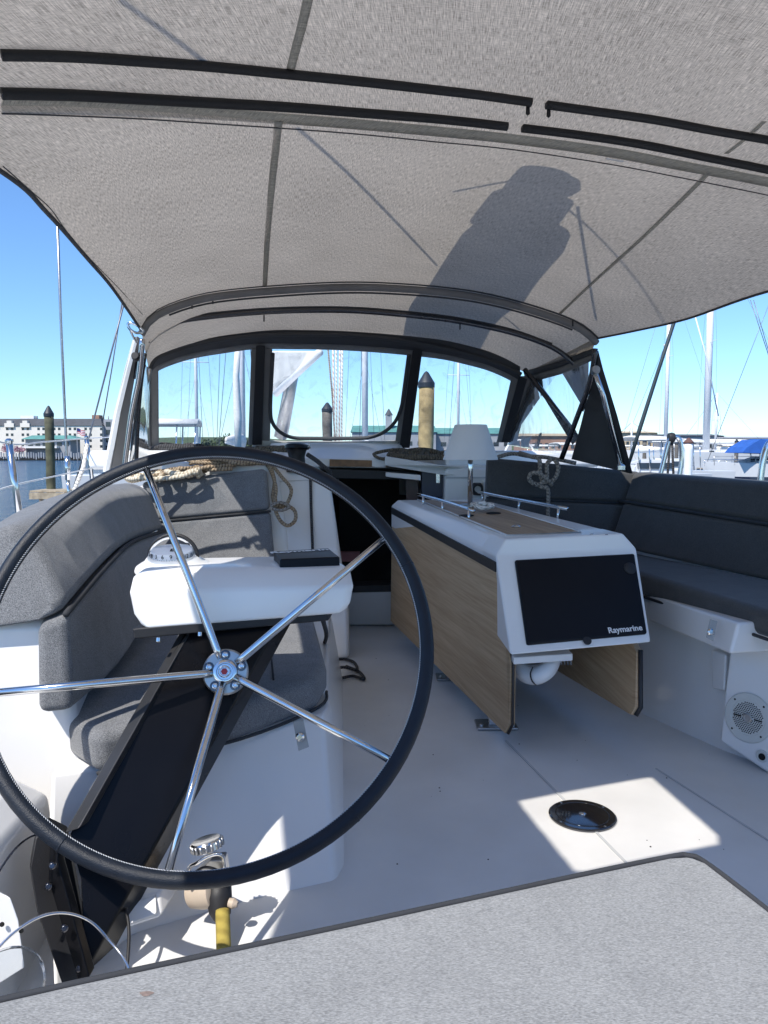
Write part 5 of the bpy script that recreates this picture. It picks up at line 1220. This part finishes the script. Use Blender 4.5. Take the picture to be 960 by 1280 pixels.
# quay with vertical fender timbers
qy = thing('quay_wall', 'dark timber quay wall along the far waterfront', 'quay', (-60, 208, WATER))
box('wall', (-150, 209, WATER - 1), (-38, 212, U(0, 571, 209).z), mat('quay_dark', (.03, .028, .025), .9, vary=.3), qy)
tp_ = None
for k in range(120):
    x = -118 + k * .68; h_ = 1.0 + .35 * random.random()
    if tp_ is None: tp_ = box('fender_timber', (x - .15, 208.7, U(0, 572, 209).z - .1), (x + .15, 208.98, U(0, 572, 209).z + 1.55), greyw, qy)
    else:
        o = shared('fender_timber', tp_, (x, 208.84, U(0, 572, 209).z + .5 + random.uniform(-.2, .3)), qy)
# flag
fp = U(98, 540, 60)
fl_ = thing('flag', 'small American flag drooping from a pole in front of the hotel', 'flag', V((fp.x, fp.y, WATER)))
Fw, Fh = .62, .42
def fpt(u, v): return V((fp.x - .1 + u * Fw, 60 + .05 * math.sin(u * 7), fp.z + .3 - v * Fh - u * .22 + .03 * math.sin(u * 8)))
for i in range(7):
    grid('stripe', [[fpt(k / 8, i / 7) for k in range(9)], [fpt(k / 8, (i + 1) / 7) for k in range(9)]], flag_r if i % 2 == 0 else flag_w, fl_)
grid('canton', [[fpt(k / 16, 0) + V((0, -.01, 0)) for k in range(8)], [fpt(k / 16, .55) + V((0, -.01, 0)) for k in range(8)]], flag_b, fl_)
tube('flag_pole', [V((fp.x - .12, 60, WATER - .5)), V((fp.x - .12, 60, fp.z + .35))], .02, greyw, fl_, res=6)

# trees
def tree(x, y, h, w, m, lab, seed):
    rn = random.Random(seed); t = thing('tree', lab, 'tree', V((x, y, WATER + .9)), 'trees along the harbour shore')
    z0_ = WATER + .9
    tl_ = [([V((x, y, z0_)), V((x + .1, y, z0_ + h * .45))], [h * .03, h * .018])]
    for k in range(5):
        a_ = rn.uniform(0, 6.28); tl_.append(([V((x, y, z0_ + h * .35)), V((x + math.cos(a_) * w * .3, y + math.sin(a_) * w * .3, z0_ + h * .7))], [h * .015, h * .004]))
    tubes('trunk', tl_, trunkm, t, res=6)
    vs_, fs_ = [], []
    cl_ = [(V((rn.gauss(0, .26) * w, rn.gauss(0, .22) * w, h * (.62 + rn.gauss(0, .13)))), rn.uniform(.14, .28) * w) for _ in range(9)]
    for c0, R_ in cl_:
        for _ in range(60):
            d_ = V((rn.gauss(0, 1), rn.gauss(0, 1), rn.gauss(0, .8))).normalized() * R_ * rn.uniform(.5, 1)
            p = c0 + d_ + V((x, y, z0_)); s = w * .035 * rn.uniform(.7, 1.6); a_ = V((rn.gauss(0, 1), rn.gauss(0, 1), rn.gauss(0, 1))).normalized(); b_ = a_.cross(V((rn.gauss(0, 1), .3, rn.gauss(0, 1)))).normalized()
            n = len(vs_); vs_ += [p + a_ * s, p + b_ * s, p - a_ * s, p - b_ * s]; fs_.append((n, n + 1, n + 2, n + 3))
    mesh('crown', vs_, fs_, m, t)
tspec = []
for k, px in enumerate((-30, 8, 24)): tspec.append((px, 212, 3.6, 3.4, leafb, ['pink blossoming tree at the far left of the quay', 'pink blossoming tree left of the green roofed pavilion', 'smaller pink blossoming tree beside the pavilion'][k]))
for k, px in enumerate((262, 284, 304, 322)): tspec.append((px, 185, 3.0 + k % 2, 6, leafm, ['round green tree behind the motor yacht, seen through the left window', 'second green tree right of the motor yacht through the left window', 'green tree behind the furled white sail', 'green tree just left of the window pillar'][k]))
for px, py, h_, w_, m_, lab in [(s[0], s[1], s[2], s[3], s[4], s[5]) for s in tspec]:
    p = U(px, 560, py); tree(p.x, py, h_ * (1.35 if m_ is leafm else 1), w_, m_, lab, px + 50)

# far buildings seen through the windows
def shed(px0, px1, py0, Y, wallm, roofm, lab, cat='building', dep=14, ridge=3, nwin=8):
    a_, b_ = U(px0, py0, Y), U(px1, py0, Y); zt = a_.z; t = thing('building', lab, cat, V(((a_.x + b_.x) / 2, Y, WATER + .9)))
    eave = zt - (ridge / FOC * Y)
    box('wall', (a_.x, Y, WATER + .5), (b_.x, Y + dep, eave), wallm, t)
    mesh('roof', [(a_.x - .5, Y - .5, eave), (b_.x + .5, Y - .5, eave), (b_.x + .5, Y + dep, eave), (a_.x - .5, Y + dep, eave), (a_.x, Y + dep / 2, zt), (b_.x, Y + dep / 2, zt)], [(0, 1, 5, 4), (2, 3, 4, 5), (0, 4, 3), (1, 2, 5), (0, 3, 2, 1)], roofm, t)
    for k in range(nwin):
        x = a_.x + (b_.x - a_.x) * (k + .5) / nwin; s = (b_.x - a_.x) / nwin * .25
        zc = (eave + WATER + .9) / 2 + .3; box('window', (x - s, Y - .08, zc - .6), (x + s, Y - .02, zc + .6), glass_dk, t)
    return t
sd = shed(440, 545, 531, 230, greyw, greenr, 'long green roofed waterfront hall through the centre window', ridge=9)
p = U(486, 531, 233); box('clock_tower', (p.x - 1, 233, p.z - 2), (p.x + 1, 235, U(0, 519, 233).z), greyw, sd); lathe('spire', [(1.3, 0), (.1, 2.0)], V((p.x, 234, U(0, 519, 233).z)), (0, 0, 1), slate, sd, 8)
shed(535, 640, 534, 235, greyw, greenr, 'green roofed hall behind the ochre piling', ridge=8)
shed(655, 720, 541, 180, mat('salmon_wall', (.42, .24, .17), .9, vary=.15, vs=.3), tanw, 'low salmon coloured building through the side window', ridge=4)
shed(768, 822, 538, 190, tanw, tanw, 'tan flat waterfront building left of the masts', ridge=3)
shed(826, 905, 542, 185, greyw, slate, 'grey dockside building behind the white masts', ridge=3, nwin=12)
shed(908, 1010, 545, 180, tanw, greyw, 'low building behind the blue boat cover', ridge=3)

# boats
def hull_secs(L_, B, F, tr=.75):
    secs = []
    for k in range(9):
        s = k / 8; w = B / 2 * (tr + (1 - tr) * math.sin(min(1, s * 2) * PI / 2)) if s < .5 else B / 2 * (1 - ((s - .5) * 2) ** 2.2)
        w = max(w, .03); sh = F * (1 + .22 * s * s)
        x = -L_ / 2 + L_ * s
        secs.append([V((x, -w, sh)), V((x * .985, -w * .93, .12)), V((x * .95, -w * .5, -.35)), V((x * .95, w * .5, -.35)), V((x * .985, w * .93, .12)), V((x, w, sh))])
    return secs
def place(vs, loc, ang):
    R_ = Matrix.Rotation(ang, 3, 'Z'); return [R_ @ V(v) + V(loc) for v in vs]
def sailboat(px, Y, L_, ang, mh, mr, lab, hullm=hullw, sail=offwhite, spread_h=(.45,), mastpx=None, stripe=True, F=1.15, radar=False):
    base = U(px, 566, Y); loc = V((base.x, Y, WATER)); t = thing('sailing_boat', lab, 'sailing boat', loc, 'boats moored in the marina')
    def q(name, d, m, **k): return mesh(name, place(d[0], loc, ang), d[1], m, t, **k)
    B = L_ * .28
    q('hull', loft_data(hull_secs(L_, B, F)), hullm, bevel=.03)
    if stripe: 
        ss_ = [[s[1] * 1.0 + V((0, -.02, .16)), s[1] + V((0, -.03, -.14)), s[4] + V((0, .03, -.14)), s[4] + V((0, .02, .16))] for s in hull_secs(L_, B, F)]
        q('boot_stripe', loft_data(ss_), hulln)
    cab = q('cabin', loft_data([[V((x, -w, F * 1.02)), V((x, -w * .8, F + h)), V((x, w * .8, F + h)), V((x, w, F * 1.02))] for x, w, h in ((-L_ * .18, B * .3, .5), (L_ * .1, B * .28, .45), (L_ * .28, B * .14, .15))]), hullw, bevel=.04)
    for sx_ in (-.12, -.02, .08):
        for sy_ in (-1, 1):
            vv, ff = box_data((L_ * sx_ - .3, sy_ * B * .275 - .03, F + .18), (L_ * sx_ + .3, sy_ * B * .275 + .03, F + .36)); mesh('cabin_window', place(vv, loc, ang), ff, glass_dk, t)
    mx = L_ * .08 if mastpx is None else None
    m0 = V((L_ * .08, 0, F)); mt = m0 + V((0, 0, mh))
    def T(vv): return place(vv, loc, ang)
    ms = tube('mast', T([m0, mt]), mr, alu, t, res=12)
    bm0 = m0 + V((-.1, 0, 1.2)); bm1 = bm0 + V((-L_ * .36, 0, .15))
    bo = tube('boom', T([bm0, bm1]), .07, alu, t, res=8)
    loft_ = loft_data([[v + V((0, math.cos(a_) * r_ * .7, math.sin(a_) * r_ * 1.2 + r_)) for a_ in [2 * PI * k / 8 for k in range(8)]] for v, r_ in ((bm0, .26), (bm0.lerp(bm1, .5), .2), (bm1, .1))])
    mesh('sail_cover', place(loft_[0], loc, ang), loft_[1], sail, bo, smooth=True)
    wr = []
    for fr_ in spread_h:
        s_ = m0 + V((0, 0, mh * fr_)); wr.append((T([s_ + V((0, -B * .33, 0)), s_, s_ + V((0, B * .33, 0))]), .03))
    if wr: tubes('spreader', wr, alu, t)
    w2 = []
    for sy_ in (-1, 1):
        pts = [m0 + V((0, sy_ * B * .45, 0))] + [m0 + V((0, sy_ * B * .33, mh * f_)) for f_ in spread_h] + [mt]
        w2.append((T(pts), .012)); w2.append((T([m0 + V((-.6, sy_ * B * .45, 0)), m0 + V((0, 0, mh * .45))]), .010))
    w2.append((T([V((L_ * .49, 0, F * 1.2)), mt]), .02)); w2.append((T([V((-L_ * .49, 0, F)), mt]), .012))
    tubes('rigging', w2, wire, t, res=5)
    st_ = []
    for k in range(9):
        x = -L_ * .47 + L_ * .92 * k / 8
        for sy_ in (-1, 1):
            w = (B / 2 if x < 0 else B / 2 * (1 - (x / (L_ / 2)) ** 2.2)) * .95
            st_.append((T([V((x, sy_ * w, F)), V((x, sy_ * w, F + .65 + .2 * max(0, x / L_)))]), .02))
    for sy_ in (-1, 1):
        for dz_ in (.35, .65): st_.append((T([V((-L_ * .47 + L_ * .92 * k / 8, sy_ * (B / 2 * (1 - (max(0, k / 8 * .92 - .47) * 2) ** 2.2)) * .95, F + dz_)) for k in range(9)]), .012))
    tubes('guard_rail', st_, steel_dull, t, res=5)
    if radar:
        lathe('radar', [(.28, 0), (.3, .1), (.28, .22)], T([m0 + V((.4, 0, mh * radar))])[0], (0, 0, 1), white, t, 16)
        tube('radar_arm', T([m0 + V((0, 0, mh * radar)), m0 + V((.3, 0, mh * radar))]), .06, alu, t, res=6)
    return t
def motorboat(px, Y, L_, ang, lab, canopy=offwhite, flat=False, hm_=hullw, F=1.0):
    base = U(px, 566, Y); loc = V((base.x, Y, WATER)); t = thing('motor_boat', lab, 'motor boat', loc, 'motor boats in the marina')
    def T(vv): return place(vv, loc, ang)
    B = L_ * .33
    d = loft_data(hull_secs(L_, B, F)); mesh('hull', T(d[0]), d[1], hm_, t, bevel=.03)
    d = loft_data([[V((x, -w, F)), V((x, -w * .85, F + h)), V((x, w * .85, F + h)), V((x, w, F))] for x, w, h in ((-L_ * .2, B * .38, .8), (L_ * .05, B * .36, .8), (L_ * .28, B * .2, .1))]); mesh('cabin', T(d[0]), d[1], hullw, t, bevel=.04)
    d = loft_data([[V((x, -w, F + .3)), V((x, -w * .96, F + .62)), V((x, w * .96, F + .62)), V((x, w, F + .3))] for x, w in ((-L_ * .19, B * .395), (L_ * .06, B * .37))]); mesh('windscreen', T(d[0]), d[1], glass_dk, t)
    z = F + 1.9
    d = loft_data([[V((x, B * .42 * math.sin(a_), z + .25 * math.cos(a_) - (.0 if abs(x) < 1 else .06))) for a_ in (-1.5, -.8, 0, .8, 1.5)] + [V((x, B * .40 * math.sin(a_), z - .05 + .22 * math.cos(a_))) for a_ in (1.5, .8, 0, -.8, -1.5)] for x in (-L_ * .28, -L_ * .1, L_ * .08)]); mesh('canopy', T(d[0]), d[1], canopy, t, smooth=True)
    for x in (-L_ * .26, -L_ * .02, L_ * .06):
        for s_ in (-1, 1): tube('canopy_post', T([V((x, s_ * B * .42, F)), V((x + .1, s_ * B * .4, z))]), .03, steel, t, res=6)
    rp = [V((L_ * .1 + L_ * .38 * k / 6, B / 2 * (1 - ((.1 + .38 * k / 6) * 2) ** 2.2) * .95, F + .55)) for k in range(7)]
    tubes('bow_rail', [(T(rp), .02), (T([V((p.x, -p.y, p.z)) for p in rp]), .02)] + [(T([V((p.x, s_ * p.y, F)), V((p.x, s_ * p.y, p.z))]), .015) for p in rp for s_ in (-1, 1)], steel, t, res=5)
    return t
sailboat(903, 95, 25, PI * .985, 27, .42, 'large white sailing boat with a thick mast and dark boot stripe on the right', spread_h=(.5,), F=2.0)
sailboat(843, 110, 17, PI * 1.03, 25, .28, 'white sailing boat with a radar halfway up its mast', spread_h=(.56,), radar=.62, F=1.6)
sailboat(800, 66, 9, PI * .9, .8 + 3, .08, 'small white boat behind the corner of the right backrest', spread_h=(), F=.9)
sailboat(905, 105, 15, PI, 9, .16, 'white boat with short mast behind the thick mast', spread_h=(.6,))
sailboat(990, 58, 12, PI * .9, 15, .15, 'white sailing boat cut off by the right edge, under a white boom', spread_h=(.5,))
motorboat(948, 60, 8, PI * .85, 'motor boat under a bright blue canvas cover on the right', bluec)
bb = U(935, 556, 57)
ct = thing('boat_cover', 'bright blue peaked canvas cover over a boat at the right edge', 'boat cover', bb)
mesh('canvas', [U(928, 566, 57), U(934, 559, 57), U(951, 549, 57), U(975, 553, 57), U(990, 568, 57)] + [p + V((0, 3, 0)) for p in (U(928, 566, 57), U(934, 559, 57), U(951, 549, 57), U(975, 553, 57), U(990, 568, 57))], [(0, 1, 2, 3, 4), (9, 8, 7, 6, 5), (0, 5, 6, 1), (1, 6, 7, 2), (2, 7, 8, 3), (3, 8, 9, 4)], bluec, ct)
motorboat(700, 80, 9, PI * 1.1, 'white motor boat behind the side window of the spray hood')
motorboat(668, 95, 10, PI * .9, 'white motor boat farther left behind the side window')
motorboat(740, 95, 9, PI * .95, 'white motor boat partly behind the dark wing of the spray hood')
motorboat(228, 30, 8.5, PI * .05, 'white motor yacht with flat canopy through the left window', offwhite, F=1.25)
sailboat(300, 34, 10, PI * .5, 13, .12, 'sailing boat with white furled sail on its mast through the left window', spread_h=(.5,))
for px, Y, lab in ((458, 50, 'leaning white mast boat seen through the centre window'), (575, 70, 'distant sailing boat whose mast rises between the ochre piling and the lamp'), (245, 60, 'distant sailing boat with thin mast left of the furled sail')):
    sailboat(px, Y, 11, PI * .5 + .12, 16, .13 if px != 458 else .2, lab, spread_h=(.5,))
# jib furled on the forestay of the neighbour, white and slim
tag(tube('furled_sail', [U(298, 425, 24), U(295, 470, 24), U(297, 520, 24), U(298, 566, 24)], [.09, .10, .13, .09], offwhite, None, res=12), 'white furled sail standing upright in the left window', 'furled sail')
for px, Y, L_, a_, lab in ((798, 44, 8, 1.05, 'small white motor boat just right of the dark wing, behind the backrest corner'), (826, 52, 9, .93, 'white motor boat behind the guard hoop'), (905, 120, 14, 1.02, 'white motor boat far behind the thick mast'), (780, 130, 13, .96, 'distant white motor boat at the left end of the open marina'), (850, 140, 14, 1.0, 'distant white motor boat between the two tall masts')):
    motorboat(px, Y, L_, PI * a_, lab, F=.9 if Y < 60 else 1.3)
# marina finger dock on the right
dk2 = thing('marina_dock', 'low grey marina dock behind the moored boats on the right', 'dock', (35, 84, WATER))
for k in range(60): box('plank', (20 + k * .6, 84, WATER + .35), (20.55 + k * .6, 86, WATER + .42), plank_m, dk2) if k < 60 else None
box('float', (20, 84.1, WATER - .1), (56, 85.9, WATER + .34), greyw, dk2)
for k, px in enumerate((806, 846, 921)):
    piling(px, 549 + (k % 2) * 3, 82, .2, pile_g, ['grey dock piling left of the tall masts', 'grey dock piling between the two tall masts', 'grey dock piling beside the blue cover'][k])
# stays high on the right
for (a_, b_), lab in ((((938, 375), (966, 460)), 'pair of thin stays crossing the sky at the right edge'),):
    tag(tubes('stay', [([U(*a_, 40), U(*b_, 40)], .018), ([U(a_[0] + 4, a_[1], 40), U(b_[0] + 1, b_[1], 40)], .018)], wire), lab, 'rigging')
tag(tubes('stay', [([U(868, 392, 60), U(884, 450, 60), U(898, 520, 60)], .05)], wirew), 'white stay crossing in front of the thick mast', 'rigging')
bpy.context.view_layer.update()
